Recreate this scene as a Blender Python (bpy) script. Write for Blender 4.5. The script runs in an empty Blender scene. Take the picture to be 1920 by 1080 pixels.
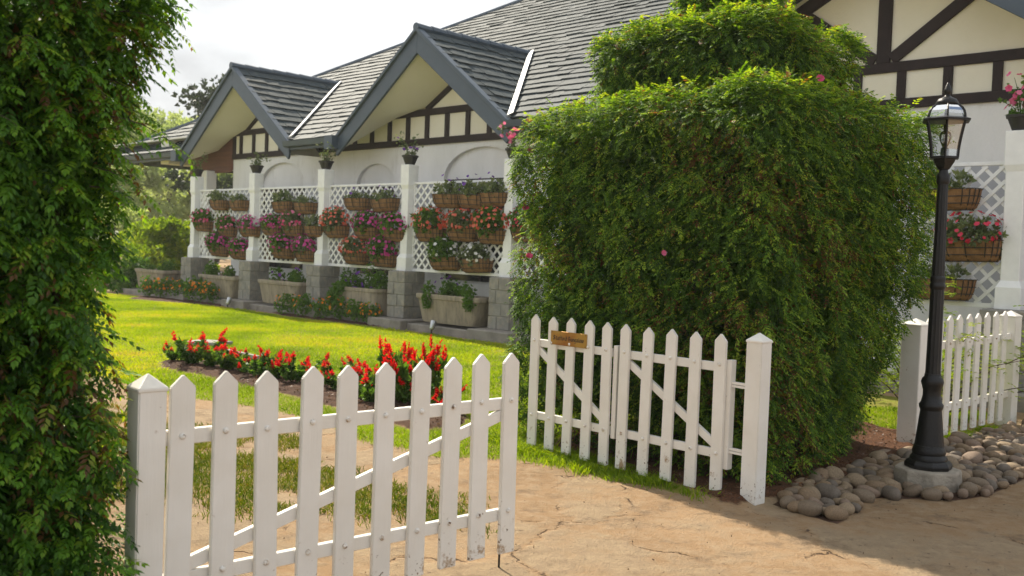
import bpy, bmesh, math, random
import numpy as np
from mathutils import Vector, Matrix, geometry
C = bpy.context.scene
COL = C.collection
R = math.radians
# ------------------------------------------------------------------ camera
cam = bpy.data.objects.new('camera', bpy.data.cameras.new('camera'))
COL.objects.link(cam); C.camera = cam
cam.data.sensor_width = 36; cam.data.lens = 35.0
cam.data.clip_start = .05; cam.data.clip_end = 3000
cam.matrix_world = Matrix.Translation((0, 0, 1.6)) @ Matrix.Rotation(R(90-2.15), 4, 'X') @ Matrix.Rotation(R(2.1), 4, 'Z')
cam.data.dof.use_dof = True; cam.data.dof.focus_distance = 6.9; cam.data.dof.aperture_fstop = 4.0
# ------------------------------------------------------------------ sky and sun
SUN_AZ, SUN_EL = R(-30), R(44)
W = bpy.data.worlds.new('World'); C.world = W; W.use_nodes = True
nt = W.node_tree; nt.nodes.clear()
def wn(t, **k):
    n = nt.nodes.new(t)
    for a, b in k.items(): setattr(n, a, b)
    return n
sky = wn('ShaderNodeTexSky', sky_type='NISHITA', sun_disc=False)
sky.sun_elevation = SUN_EL; sky.sun_rotation = SUN_AZ; sky.altitude = 1200; sky.dust_density = 2.0
b1 = wn('ShaderNodeBackground'); b1.inputs[1].default_value = .11
nt.links.new(sky.outputs[0], b1.inputs[0])
tc = wn('ShaderNodeTexCoord')
mp = wn('ShaderNodeMapping'); mp.inputs['Scale'].default_value = (1, 1, 2.4)
nt.links.new(tc.outputs['Generated'], mp.inputs[0])
n1 = wn('ShaderNodeTexNoise'); n1.inputs['Scale'].default_value = 2.3; n1.inputs['Detail'].default_value = 9; n1.inputs['Roughness'].default_value = .58
nt.links.new(mp.outputs[0], n1.inputs[0])
cr = wn('ShaderNodeValToRGB'); cr.color_ramp.elements[0].position = .34; cr.color_ramp.elements[1].position = .47
nt.links.new(n1.outputs[0], cr.inputs[0])
n2 = wn('ShaderNodeTexNoise'); n2.inputs['Scale'].default_value = 3.6; n2.inputs['Detail'].default_value = 8
mp2 = wn('ShaderNodeMapping'); mp2.inputs['Scale'].default_value = (1, 1, 2.0); mp2.inputs['Location'].default_value = (4.3, 1.7, .4)
nt.links.new(tc.outputs['Generated'], mp2.inputs[0]); nt.links.new(mp2.outputs[0], n2.inputs[0])
cr2 = wn('ShaderNodeValToRGB')
cr2.color_ramp.elements[0].position = .37; cr2.color_ramp.elements[0].color = (.50, .52, .56, 1)
cr2.color_ramp.elements[1].position = .545; cr2.color_ramp.elements[1].color = (.93, .965, 1, 1)
nt.links.new(n2.outputs[0], cr2.inputs[0])
b2 = wn('ShaderNodeBackground'); b2.inputs[1].default_value = .72
nt.links.new(cr2.outputs[0], b2.inputs[0])
mx = wn('ShaderNodeMixShader'); wo = wn('ShaderNodeOutputWorld')
nt.links.new(cr.outputs[0], mx.inputs[0]); nt.links.new(b1.outputs[0], mx.inputs[1]); nt.links.new(b2.outputs[0], mx.inputs[2])
nt.links.new(mx.outputs[0], wo.inputs[0])
sv = Vector((math.sin(SUN_AZ)*math.cos(SUN_EL), math.cos(SUN_AZ)*math.cos(SUN_EL), math.sin(SUN_EL)))
sl = bpy.data.lights.new('sun', 'SUN'); sl.energy = 5.0; sl.angle = R(.5); sl.color = (1, .90, .74)
so = bpy.data.objects.new('sun', sl); COL.objects.link(so); so.rotation_euler = sv.to_track_quat('Z', 'Y').to_euler(); so.location = (-10, 17, 20)
C.view_settings.view_transform = 'Standard'; C.view_settings.look = 'None'
C.view_settings.exposure = .74; C.view_settings.gamma = 1
C.render.engine = 'CYCLES'
C.cycles.max_bounces = 6; C.cycles.diffuse_bounces = 3; C.cycles.transmission_bounces = 4; C.cycles.transparent_max_bounces = 8
C.cycles.use_denoising = True; C.cycles.volume_bounces = 0
# ------------------------------------------------------------------ helpers
rng = np.random.default_rng(7); random.seed(7)
def vnoise(x, y, seed=0):
    x = np.asarray(x, float); y = np.asarray(y, float)
    xi = np.floor(x).astype(np.int64); yi = np.floor(y).astype(np.int64)
    fx = x-xi; fy = y-yi; fx = fx*fx*(3-2*fx); fy = fy*fy*(3-2*fy)
    def h(a, b):
        n = (a*374761393 + b*668265263 + seed*974711) & 0x7fffffff
        n = ((n ^ (n >> 13))*1274126177) & 0x7fffffff
        return ((n ^ (n >> 16)) & 0xffff)/65535.
    return (h(xi, yi)*(1-fx)+h(xi+1, yi)*fx)*(1-fy)+(h(xi, yi+1)*(1-fx)+h(xi+1, yi+1)*fx)*fy
def fbm(x, y, o=4, seed=0):
    s = 0; a = .5
    for k in range(o):
        s = s+a*vnoise(x*2**k, y*2**k, seed+k*17); a *= .5
    return s/(1-.5**o)
def sstep(a, b, x):
    t = np.clip((x-a)/(b-a), 0, 1); return t*t*(3-2*t)
def poly_sd(px, py, poly):          # signed distance, >0 inside
    px = np.asarray(px, float); py = np.asarray(py, float)
    d = np.full(px.shape, 1e9); ins = np.zeros(px.shape, bool)
    n = len(poly)
    for i in range(n):
        ax, ay = poly[i]; bx, by = poly[(i+1) % n]
        ex, ey = bx-ax, by-ay
        t = np.clip(((px-ax)*ex+(py-ay)*ey)/(ex*ex+ey*ey), 0, 1)
        d = np.minimum(d, (px-ax-t*ex)**2+(py-ay-t*ey)**2)
        if ay != by:
            c = ((ay > py) != (by > py)) & (px < ex*(py-ay)/(by-ay)+ax)
            ins ^= c
    return np.where(ins, 1, -1)*np.sqrt(d)

def link(name, me, m=None, parent=None, **props):
    o = bpy.data.objects.new(name, me)
    COL.objects.link(o)
    if m is not None:
        for q in (m if isinstance(m, (list, tuple)) else [m]): me.materials.append(q)
    if parent is not None: o.parent = parent
    for k, v in props.items(): o[k] = v
    return o
def empty(name, loc=(0, 0, 0), rz=0, **props):
    o = bpy.data.objects.new(name, None); COL.objects.link(o)
    o.location = loc; o.rotation_euler = (0, 0, rz); o.empty_display_size = .1
    for k, v in props.items(): o[k] = v
    return o
def kids(o): return [c for c in o.children]
def copy_tree(o, parent=None):
    c = o.copy(); COL.objects.link(c); c.parent = parent
    for ch in kids(o): copy_tree(ch, c)
    return c
class MB:
    def __init__(s): s.v = []; s.f = []; s.mi = []; s.m = 0
    def add(s, vs, fs):
        o = len(s.v); s.v += [tuple(map(float, p)) for p in vs]
        for f in fs: s.f.append(tuple(i+o for i in f)); s.mi.append(s.m)
        return s
    def box(s, x0, x1, y0, y1, z0, z1):
        return s.add([(x0, y0, z0), (x1, y0, z0), (x1, y1, z0), (x0, y1, z0), (x0, y0, z1), (x1, y0, z1), (x1, y1, z1), (x0, y1, z1)],
              [(0, 3, 2, 1), (4, 5, 6, 7), (0, 1, 5, 4), (1, 2, 6, 5), (2, 3, 7, 6), (3, 0, 4, 7)])
    def hexa(s, p):
        return s.add(p, [(0, 3, 2, 1), (4, 5, 6, 7), (0, 1, 5, 4), (1, 2, 6, 5), (2, 3, 7, 6), (3, 0, 4, 7)])
    def prism(s, pts, d):           # pts: 3-D polygon, d: extrusion vector
        n = len(pts); d = Vector(d); p = [Vector(q) for q in pts]
        return s.add(p+[q+d for q in p], [tuple(range(n))[::-1], tuple(range(n, 2*n))]+[(i, (i+1) % n, n+(i+1) % n, n+i) for i in range(n)])
    def bar(s, a, b, w, t, up=(0, 0, 1)):   # box beam from a to b: w across up-direction, t along the third axis
        a = Vector(a); b = Vector(b); d = (b-a).normalized(); up = Vector(up)
        e = d.cross(up).normalized()*t/2; g = e.cross(d).normalized()*w/2
        return s.hexa([a-e-g, a+e-g, b+e-g, b-e-g, a-e+g, a+e+g, b+e+g, b-e+g])
    def tube(s, pts, r, n=8, cap=True):
        P = [Vector(p) for p in pts]; rs = r if isinstance(r, (list, tuple)) else [r]*len(P)
        o = []; ref = Vector((.3, .9, .2))
        for i, p in enumerate(P):
            d = (P[min(i+1, len(P)-1)]-P[max(i-1, 0)]).normalized()
            e = d.cross(ref)
            if e.length < .1: e = d.cross(Vector((1, 0, 0)))
            e.normalize(); g = d.cross(e)
            o += [p+(e*math.cos(2*math.pi*k/n)+g*math.sin(2*math.pi*k/n))*rs[i] for k in range(n)]
        f = [(i*n+k, i*n+(k+1) % n, (i+1)*n+(k+1) % n, (i+1)*n+k) for i in range(len(P)-1) for k in range(n)]
        if cap: f += [tuple(range(n))[::-1], tuple(range((len(P)-1)*n, len(P)*n))]
        return s.add(o, f)
    def lathe(s, prof, n=24, c=(0, 0, 0), ph=0, flute=0):
        o = []
        for j, (r, z) in enumerate(prof):
            for k in range(n):
                rr = r*(1-flute*(k % 2)) if flute else r
                o.append((c[0]+rr*math.cos(2*math.pi*k/n+ph), c[1]+rr*math.sin(2*math.pi*k/n+ph), c[2]+z))
        m = len(prof)
        f = [(i*n+k, i*n+(k+1) % n, (i+1)*n+(k+1) % n, (i+1)*n+k) for i in range(m-1) for k in range(n)]
        f += [tuple(range(n))[::-1], tuple(range((m-1)*n, m*n))]
        return s.add(o, f)
    def mesh(s, name, bevel=0, smooth=False, seg=1):
        me = bpy.data.meshes.new(name); me.from_pydata(s.v, [], s.f); me.update()
        if any(s.mi): me.polygons.foreach_set('material_index', s.mi)
        bm = bmesh.new(); bm.from_mesh(me)
        bmesh.ops.recalc_face_normals(bm, faces=bm.faces)
        if bevel: bmesh.ops.bevel(bm, geom=[e for e in bm.edges if e.is_manifold and e.calc_face_angle(0) > .5], offset=bevel, segments=seg, affect='EDGES', clamp_overlap=True)
        bm.to_mesh(me); bm.free()
        if smooth:
            me.polygons.foreach_set('use_smooth', [True]*len(me.polygons))
            if smooth != 'all':
                try: me.set_sharp_from_angle(angle=R(smooth if smooth > 1 else 40))
                except Exception: pass
        return me
    def build(s, name, m, parent=None, bevel=0, smooth=False, seg=1, **props):
        return link(name, s.mesh(name, bevel, smooth, seg), m, parent, **props)
def np_mesh(name, V, F, tint=None, mi=None, smooth=False):
    """V (n,3), F (m,k) fixed polygon size"""
    me = bpy.data.meshes.new(name); V = np.ascontiguousarray(V, np.float32); F = np.ascontiguousarray(F, np.int32)
    me.vertices.add(len(V)); me.vertices.foreach_set('co', V.ravel())
    m, k = F.shape
    me.loops.add(m*k); me.loops.foreach_set('vertex_index', F.ravel())
    me.polygons.add(m); me.polygons.foreach_set('loop_start', np.arange(0, m*k, k, dtype=np.int32))
    if mi is not None: me.polygons.foreach_set('material_index', np.ascontiguousarray(mi, np.int32))
    me.polygons.foreach_set('use_smooth', np.full(m, smooth))
    me.update(calc_edges=True)
    if tint is not None:
        a = me.attributes.new('tint', 'FLOAT', 'FACE'); a.data.foreach_set('value', np.ascontiguousarray(tint, np.float32))
    return me
def vattr(me, name, arr):
    a = me.attributes.new(name, 'FLOAT', 'POINT'); a.data.foreach_set('value', np.ascontiguousarray(arr, np.float32))
# --------- leaves
def nrm(a): return a/np.maximum(np.linalg.norm(a, axis=-1, keepdims=True), 1e-9)
def leaflet(base, d, side, l, w, up):     # one folded diamond leaf
    return [base, base+d*l*.42+side*w+up*w*.25, base+d*l, base+d*l*.42-side*w+up*w*.25]
def spray_t(L=.13, n=9, ll=.034, lw=.0055, droop=.35, seed=0):
    r = np.random.default_rng(seed); V = []
    for i in range(n):
        t = (i+.7)/n; p = np.array([t*L, 0, -droop*L*t*t])
        g = nrm(np.array([1, 0, -2*droop*t]))
        for s in (-1, 1):
            a = R(58-25*t)+r.normal(0, .1)
            d = nrm(g*math.cos(a)+np.array([0, s*math.sin(a), 0])+np.array([0, 0, -.25+r.normal(0, .12)]))
            sd = nrm(np.cross(d, [0, 0, 1.]))
            V += leaflet(p, d, sd, ll*(1-.45*abs(t-.45))*r.uniform(.85, 1.1), lw, np.cross(sd, d))
    p = np.array([L, 0, -droop*L]); V += leaflet(p, nrm(np.array([1, 0, -.8])), np.array([0, 1., 0]), ll*.8, lw, np.array([0, 0, 1.]))
    V = np.array(V); return V, np.arange(len(V)).reshape(-1, 4)
def tuft_t(n=5, l=.05, w=.012, spread=1., seed=0):   # few larger leaves from one point
    r = np.random.default_rng(seed); V = []
    for i in range(n):
        a = 2*math.pi*i/n+r.uniform(-.4, .4); e = r.uniform(-.35, .75)
        d = nrm(np.array([math.cos(e), spread*math.sin(a)*.8, spread*math.cos(a)*.8]))
        sd = nrm(np.cross(d, r.normal(0, 1, 3))); V += leaflet(np.zeros(3), d, sd, l*r.uniform(.7, 1.15), w, np.cross(sd, d))
    V = np.array(V); return V, np.arange(len(V)).reshape(-1, 4)
def scatter(T, P, D, U, S, tint):
    """copies of templates T at points P with x axis D and up hint U -> V, F, tint"""
    n = len(P); D = nrm(D); Y = nrm(np.cross(U, D)); Z = np.cross(D, Y)
    w = rng.integers(0, len(T), n); VV = []; FF = []; TT = []; off = 0
    for k, (tv, tf) in enumerate(T):
        i = np.where(w == k)[0]
        if not len(i): continue
        v = (tv[None, :, 0:1]*D[i][:, None]+tv[None, :, 1:2]*Y[i][:, None]+tv[None, :, 2:3]*Z[i][:, None])*S[i][:, None, None]+P[i][:, None]
        f = tf[None]+(np.arange(len(i))*len(tv))[:, None, None]+off
        VV.append(v.reshape(-1, 3)); FF.append(f.reshape(-1, tf.shape[1])); off += len(i)*len(tv)
        TT.append(np.clip(np.repeat(tint[i], len(tf))+rng.normal(0, .09, len(i)*len(tf)), 0, 1))
    return np.concatenate(VV), np.concatenate(FF), np.concatenate(TT)
def merge(parts):
    V = []; F = []; T = []; o = 0
    for v, f, t in parts: V.append(v); F.append(f+o); T.append(t); o += len(v)
    return np.concatenate(V), np.concatenate(F), np.concatenate(T)
def rand_dirs(n): return nrm(rng.normal(0, 1, (n, 3)))
def cluster(n, rad, T, s=(1, 1), center=(0, 0, 0), outward=.8, up=.3, shell=.5, tint=(.3, .8), zmin=None):
    d = rand_dirs(n); r = rng.uniform(shell, 1, n)[:, None]
    P = d*r*np.array(rad)+np.array(center)
    if zmin is not None: P[:, 2] = np.maximum(P[:, 2], zmin+rng.uniform(0, .03, n))
    D = d*outward+rand_dirs(n)*.6+np.array([0, 0, up])
    return scatter(T, P, D, rand_dirs(n)+np.array([0, 0, .6]), rng.uniform(s[0], s[1], n), rng.uniform(tint[0], tint[1], n))
def petal_t(n=5, r=.018, cup=.3):
    V = []
    for k in range(n):
        a = 2*math.pi*k/n; d = np.array([cup, math.cos(a), math.sin(a)]); d = nrm(d); sd = np.array([0, -math.sin(a), math.cos(a)])
        V += [np.zeros(3), d*r*.6+sd*r*.5, d*r, d*r*.6-sd*r*.5]
    V = np.array(V); return V, np.arange(len(V)).reshape(-1, 4)
# ------------------------------------------------------------------ materials
def nodes(name):
    m = bpy.data.materials.new(name); m.use_nodes = True; t = m.node_tree; t.nodes.clear()
    def N(ty, ins=None, **k):
        n = t.nodes.new(ty)
        for a, b in k.items(): setattr(n, a, b)
        for a, b in (ins or {}).items():
            if isinstance(b, bpy.types.NodeSocket): t.links.new(b, n.inputs[a])
            else: n.inputs[a].default_value = b
        return n
    return m, N
def rgba(c): return (c[0], c[1], c[2], 1)
def mixc(N, f, a, b, mode='MIX'):
    n = N('ShaderNodeMix', data_type='RGBA', blend_type=mode)
    t = n.id_data
    for i, v in ((0, f), (6, a), (7, b)):
        if isinstance(v, bpy.types.NodeSocket): t.links.new(v, n.inputs[i])
        else: n.inputs[i].default_value = rgba(v) if i else v
    return n.outputs[2]
def ramp(N, f, p0, p1):
    return N('ShaderNodeMapRange', {0: f, 1: p0, 2: p1}).outputs[0]
def mat(name, c, c2=None, scale=4., rough=.6, bump=0, bscale=40., metallic=0, spec=.5, stretch=(1, 1, 1), p=(.35, .65), dirt=None, coat=0):
    m, N = nodes(name)
    tc = N('ShaderNodeTexCoord'); mp = N('ShaderNodeMapping', {0: tc.outputs['Object'], 'Scale': stretch})
    col = rgba(c)
    if c2 is not None:
        n = N('ShaderNodeTexNoise', {0: mp.outputs[0], 'Scale': scale, 'Detail': 7., 'Roughness': .6})
        col = mixc(N, ramp(N, n.outputs[0], *p), c, c2)
    if dirt:
        dc, ds, d0, d1 = dirt
        n = N('ShaderNodeTexNoise', {0: mp.outputs[0], 'Scale': ds, 'Detail': 9., 'Roughness': .7})
        col = mixc(N, ramp(N, n.outputs[0], d0, d1), col if not isinstance(col, tuple) else col[:3], dc)
    bs = N('ShaderNodeBsdfPrincipled', {'Base Color': col, 'Roughness': rough, 'Metallic': metallic, 'Specular IOR Level': spec, 'Coat Weight': coat})
    if bump:
        n = N('ShaderNodeTexNoise', {0: mp.outputs[0], 'Scale': bscale, 'Detail': 8., 'Roughness': .6})
        b = N('ShaderNodeBump', {'Height': n.outputs[0], 'Strength': bump, 'Distance': .02})
        bs.id_data.links.new(b.outputs[0], bs.inputs['Normal'])
    N('ShaderNodeOutputMaterial', {0: bs.outputs[0]})
    return m
def leafmat(name, stops, trans=.4, rough=.42, spec=.4, tcol=(1.25, 1.3, .5)):
    m, N = nodes(name)
    a = N('ShaderNodeAttribute', attribute_name='tint')
    r = N('ShaderNodeValToRGB', {0: a.outputs['Fac']}); e = r.color_ramp.elements
    while len(e) < len(stops): e.new(.5)
    for q, (p, c) in zip(e, stops): q.position = p; q.color = rgba(c)
    bs = N('ShaderNodeBsdfPrincipled', {'Base Color': r.outputs[0], 'Roughness': rough, 'Specular IOR Level': spec})
    tcn = mixc(N, 1., r.outputs[0], tcol, 'MULTIPLY')
    tr = N('ShaderNodeBsdfTranslucent', {0: tcn})
    mx = N('ShaderNodeMixShader', {0: trans, 1: bs.outputs[0], 2: tr.outputs[0]})
    N('ShaderNodeOutputMaterial', {0: mx.outputs[0]})
    return m
M = {}
m, N = nodes('white_gloss_paint')
tc = N('ShaderNodeTexCoord'); oi = N('ShaderNodeObjectInfo')
of = N('ShaderNodeVectorMath', {0: tc.outputs['Object'], 1: N('ShaderNodeCombineXYZ', {0: N('ShaderNodeMath', {0: oi.outputs['Random'], 1: 37.}, operation='MULTIPLY').outputs[0]}).outputs[0]}, operation='ADD')
mg = N('ShaderNodeMapping', {0: of.outputs[0], 'Scale': (1, 1, .08)})
ng = N('ShaderNodeTexNoise', {0: mg.outputs[0], 'Scale': 55., 'Detail': 6., 'Roughness': .65})
nb = N('ShaderNodeTexNoise', {0: of.outputs[0], 'Scale': 3., 'Detail': 6., 'Roughness': .6})
nd = N('ShaderNodeTexNoise', {0: of.outputs[0], 'Scale': 13., 'Detail': 9., 'Roughness': .72})
c = mixc(N, ramp(N, nb.outputs[0], .35, .65), (.79, .765, .71), (.72, .685, .615))
zz = N('ShaderNodeSeparateXYZ', {0: tc.outputs['Object']}).outputs[2]
ft = N('ShaderNodeMapRange', {0: zz, 1: 0., 2: .30, 3: .14, 4: 0.}).outputs[0]
sm = ramp(N, N('ShaderNodeMath', {0: nd.outputs[0], 1: ft}, operation='ADD').outputs[0], .66, .76)
c = mixc(N, sm, c, (.36, .25, .15))
nz = N('ShaderNodeTexNoise', {0: of.outputs[0], 'Scale': 48., 'Detail': 3.})
c = mixc(N, ramp(N, N('ShaderNodeMath', {0: nz.outputs[0], 1: ft}, operation='ADD').outputs[0], .74, .79), c, (.16, .10, .06))
bs = N('ShaderNodeBsdfPrincipled', {'Base Color': c, 'Roughness': .5, 'Specular IOR Level': .4})
bp = N('ShaderNodeBump', {'Height': ng.outputs[0], 'Strength': .22, 'Distance': .006}); bs.id_data.links.new(bp.outputs[0], bs.inputs['Normal'])
N('ShaderNodeOutputMaterial', {0: bs.outputs[0]}); M['white'] = m
M['whitewall'] = mat('white_render', (.82, .82, .82), (.73, .73, .72), 1.4, .9, .4, 30, stretch=(1, 1, .35), dirt=((.60, .59, .56), 3.5, .55, .78))
M['trellis'] = mat('white_trellis_paint', (.84, .84, .83), (.77, .77, .76), 6, .5)
M['cream'] = mat('cream_render', (.82, .79, .68), (.75, .72, .61), 1.2, .9, .25, 30)
M['soffit'] = mat('cream_soffit_board', (.76, .745, .68), (.70, .685, .62), .8, .7)
M['timber'] = mat('dark_brown_timber', (.026, .015, .016), (.016, .010, .011), 5, .65, .3, 20, spec=.3, stretch=(1, 1, 1))
M['bluefascia'] = mat('slate_blue_paint', (.060, .085, .115), (.048, .070, .095), 2, .45)
M['brownboard'] = mat('red_brown_board', (.16, .06, .04), (.11, .04, .03), 3, .55, .2, 15, stretch=(.3, .3, 6))
M['flash'] = mat('pale_valley_metal', (.30, .32, .34), (.22, .24, .27), 3, .55, metallic=.2)
M['rooftile'] = mat('grey_roof_tile', (.038, .054, .060), (.024, .036, .042), 1.6, .72, .5, 14, stretch=(1, 1, 1), spec=.25, dirt=((.066, .080, .078), 5., .52, .72))
M['stone'] = mat('grey_pier_stone', (.30, .285, .25), (.20, .19, .17), 4, .9, .7, 18, dirt=((.36, .31, .24), 7, .5, .7))
M['mortar'] = mat('mortar', (.27, .255, .22), None, 4, .95, .5, 40)
M['planter'] = mat('weathered_planter_concrete', (.36, .30, .22), (.24, .20, .15), 3, .9, .8, 14, stretch=(2.4, 2.4, .6), dirt=((.14, .125, .10), 6, .52, .75))
M['plinth'] = mat('plinth_concrete', (.30, .27, .23), (.20, .18, .155), 3, .9, .5, 25, dirt=((.13, .12, .08), 4, .55, .75))
M['conc'] = mat('lamp_base_concrete', (.40, .35, .28), (.29, .25, .20), 6, .9, .7, 40, dirt=((.16, .14, .11), 5, .56, .7))
M['iron'] = mat('black_iron_paint', (.008, .008, .009), (.013, .012, .011), 14, .36, .2, 60, spec=.32, dirt=((.03, .02, .014), 9, .62, .78))
M['blackpot'] = mat('black_plastic', (.018, .018, .02), None, 4, .5)
M['coir'] = mat('brown_coir_liner', (.32, .175, .08), (.19, .10, .045), 16, .95, .9, 50, stretch=(1, 1, .35))
M['wire'] = mat('basket_wire', (.03, .028, .025), None, 4, .5, metallic=.3)
M['soil'] = mat('dark_soil', (.07, .042, .028), (.035, .022, .016), 12, .95, .8, 30)
M['bark'] = mat('bark', (.085, .06, .042), (.04, .03, .022), 6, .95, .9, 22, stretch=(1, 1, .3))
M['glasswin'] = mat('dark_window_glass', (.02, .024, .028), None, 4, .08)
M['steel'] = mat('galvanised_steel', (.55, .56, .57), (.42, .43, .44), 12, .3, metallic=.9)
M['slab'] = mat('pale_slab', (.34, .315, .27), (.24, .225, .19), 4, .9, .5, 20)
M['brass'] = mat('tarnished_brass', (.36, .22, .05), (.26, .10, .025), 5, .38, metallic=.75, p=(.4, .6))
M['letter'] = mat('engraved_lettering', (.015, .01, .008), None, 4, .6)
M['wallshade'] = mat('wall_shade_grey', (.42, .43, .46), (.36, .37, .40), 1.5, .85, .2, 30)  # wall tone darkened to stand for the shade behind the trellis
M['rock'] = []
for k, (c, c2) in enumerate([((.20, .145, .095), (.135, .098, .062)), ((.25, .17, .098), (.16, .105, .06)), ((.165, .13, .098), (.105, .084, .064)), ((.245, .172, .118), (.165, .112, .077)), ((.30, .22, .135), (.20, .14, .085))]):
    M['rock'].append(mat('cobble_stone', c, c2, 9, .72, .35, 30, dirt=((c[0]*.5, c[1]*.5, c[2]*.5), 7, .58, .75)))
M['hedge'] = leafmat('hedge_leaf', [(0, (.022, .058, .008)), (.40, (.075, .165, .018)), (.68, (.165, .29, .030)), (.90, (.31, .42, .042)), (.97, (.14, .065, .028))], .46, .55, .2, tcol=(2.1, 1.85, .35))
M['tallhedge'] = leafmat('tall_hedge_leaf', [(0, (.018, .056, .007)), (.40, (.068, .175, .018)), (.75, (.145, .30, .028)), (.93, (.25, .36, .034)), (.98, (.13, .07, .03))], .45, .45, .3, tcol=(2.0, 1.8, .3))
M['roughgrass'] = leafmat('rough_grass_blade', [(0, (.05, .085, .012)), (.5, (.10, .15, .016)), (.85, (.16, .18, .03)), (1, (.24, .19, .075))], .45, .6, .2, tcol=(1.4, 1.3, .3))
M['grass'] = leafmat('grass_blade', [(0, (.11, .20, .012)), (.5, (.24, .36, .018)), (.85, (.38, .44, .03)), (1, (.46, .40, .10))], .58, .6, .2, tcol=(1.5, 1.35, .25))
M['leaf'] = leafmat('garden_leaf', [(0, (.038, .10, .016)), (.5, (.085, .18, .025)), (1, (.17, .27, .04))], .42, .55, .25)
M['greyleaf'] = leafmat('grey_green_leaf', [(0, (.08, .115, .055)), (.5, (.15, .195, .09)), (1, (.24, .27, .14))], .3, .55, .25)
M['limeleaf'] = leafmat('lime_leaf', [(0, (.10, .19, .012)), (.5, (.19, .29, .018)), (1, (.30, .36, .04))], .5, .55, .2, tcol=(1.5, 1.4, .35))
M['farleaf'] = leafmat('far_tree_leaf', [(0, (.24, .30, .15)), (.5, (.36, .42, .23)), (1, (.48, .52, .34))], .5, .7, .1)  # leaf colour kept very pale, with part of the distance haze in it
M['darkleaf'] = leafmat('gum_tree_leaf', [(0, (.02, .035, .022)), (1, (.06, .085, .05))], .25)
def petal(name, c, c2): return leafmat(name, [(0, c), (1, c2)], .35, .5, .3, tcol=(1.1, 1., 1.))
M['magenta'] = petal('magenta_petal', (.58, .03, .27), (.75, .14, .44))
M['pink'] = petal('pink_petal', (.72, .08, .22), (.80, .26, .42))
M['coral'] = petal('coral_petal', (.75, .11, .06), (.80, .24, .16))
M['whitefl'] = petal('white_petal', (.78, .78, .76), (.85, .85, .83))
M['purple'] = petal('purple_petal', (.12, .03, .30), (.25, .09, .45))
M['orange'] = petal('orange_petal', (.75, .20, .01), (.80, .32, .02))
M['red'] = leafmat('red_petal', [(0, (.55, .006, .010)), (1, (.80, .022, .016))], .5, .5, .2, tcol=(1.25, 1., 1.))
M['redfl'] = petal('crimson_petal', (.60, .02, .05), (.72, .06, .12))
# lamp glass
m, N = nodes('lantern_glass'); fr = N('ShaderNodeFresnel', {0: 1.5})
tr = N('ShaderNodeBsdfTransparent', {0: (.93, .95, .95, 1)}); gl = N('ShaderNodeBsdfGlossy', {'Roughness': .05})
ad = N('ShaderNodeMath', {0: fr.outputs[0], 1: .16}, operation='ADD')
mxs = N('ShaderNodeMixShader', {0: ad.outputs[0], 1: tr.outputs[0], 2: gl.outputs[0]}); N('ShaderNodeOutputMaterial', {0: mxs.outputs[0]})
M['glass'] = m
# ground
m, N = nodes('ground_earth')
tc = N('ShaderNodeTexCoord'); co = tc.outputs['Object']
nA = N('ShaderNodeTexNoise', {0: co, 'Scale': 1.1, 'Detail': 8., 'Roughness': .6}); nB = N('ShaderNodeTexNoise', {0: co, 'Scale': 9., 'Detail': 9., 'Roughness': .7}); nC = N('ShaderNodeTexNoise', {0: co, 'Scale': 70., 'Detail': 5., 'Roughness': .7})
sand = mixc(N, ramp(N, nA.outputs[0], .35, .65), (.40, .262, .145), (.29, .185, .098))
sand = mixc(N, ramp(N, nB.outputs[0], .45, .75), sand, (.43, .32, .205))
sand = mixc(N, ramp(N, nC.outputs[0], .58, .72), sand, (.24, .145, .08))
stn = mixc(N, ramp(N, nB.outputs[0], .35, .65), (.42, .31, .19), (.31, .222, .138))
stn = mixc(N, ramp(N, nC.outputs[0], .55, .75), stn, (.22, .19, .15))
A_ = lambda n: N('ShaderNodeAttribute', attribute_name=n).outputs['Fac']
def hard(f, k=.35):                                    # noisy edge between two zones
    ad = N('ShaderNodeMath', {0: nB.outputs[0], 1: .5}, operation='SUBTRACT')
    mu = N('ShaderNodeMath', {0: ad.outputs[0], 1: k*2}, operation='MULTIPLY')
    return ramp(N, N('ShaderNodeMath', {0: f, 1: mu.outputs[0]}, operation='ADD').outputs[0], .4, .6)
nD = N('ShaderNodeTexNoise', {0: co, 'Scale': 1.5, 'Detail': 6., 'Roughness': .62})
dv = N('ShaderNodeVectorMath', {0: nD.outputs['Color'], 1: (.5, .5, .5)}, operation='SUBTRACT')
ds = N('ShaderNodeVectorMath', {0: dv.outputs[0], 'Scale': .75}, operation='SCALE')
cw = N('ShaderNodeVectorMath', {0: co, 1: ds.outputs[0]}, operation='ADD')
cf = N('ShaderNodeVectorMath', {0: cw.outputs[0], 1: (1, 1, 0)}, operation='MULTIPLY')
vE = N('ShaderNodeTexVoronoi', {0: cf.outputs[0], 'Scale': 1.15}, feature='DISTANCE_TO_EDGE')
vC = N('ShaderNodeTexVoronoi', {0: cf.outputs[0], 'Scale': 1.15})
rc = N('ShaderNodeSeparateColor', {0: vC.outputs['Color']}).outputs[0]
nM = N('ShaderNodeTexNoise', {0: co, 'Scale': 1.9, 'Detail': 5., 'Roughness': .6})
mulf = lambda a, b: N('ShaderNodeMath', {0: a, 1: b}, operation='MULTIPLY').outputs[0]
addf = lambda a, b: N('ShaderNodeMath', {0: a, 1: b}, operation='ADD').outputs[0]
cov = ramp(N, addf(mulf(rc, .32), mulf(nM.outputs[0], 1.)), .60, .74)
stf = mulf(mulf(ramp(N, vE.outputs['Distance'], .012, .06), cov), A_('stone'))
nK = N('ShaderNodeTexNoise', {0: co, 'Scale': 2.7, 'Detail': 3., 'Roughness': .5})
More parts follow.
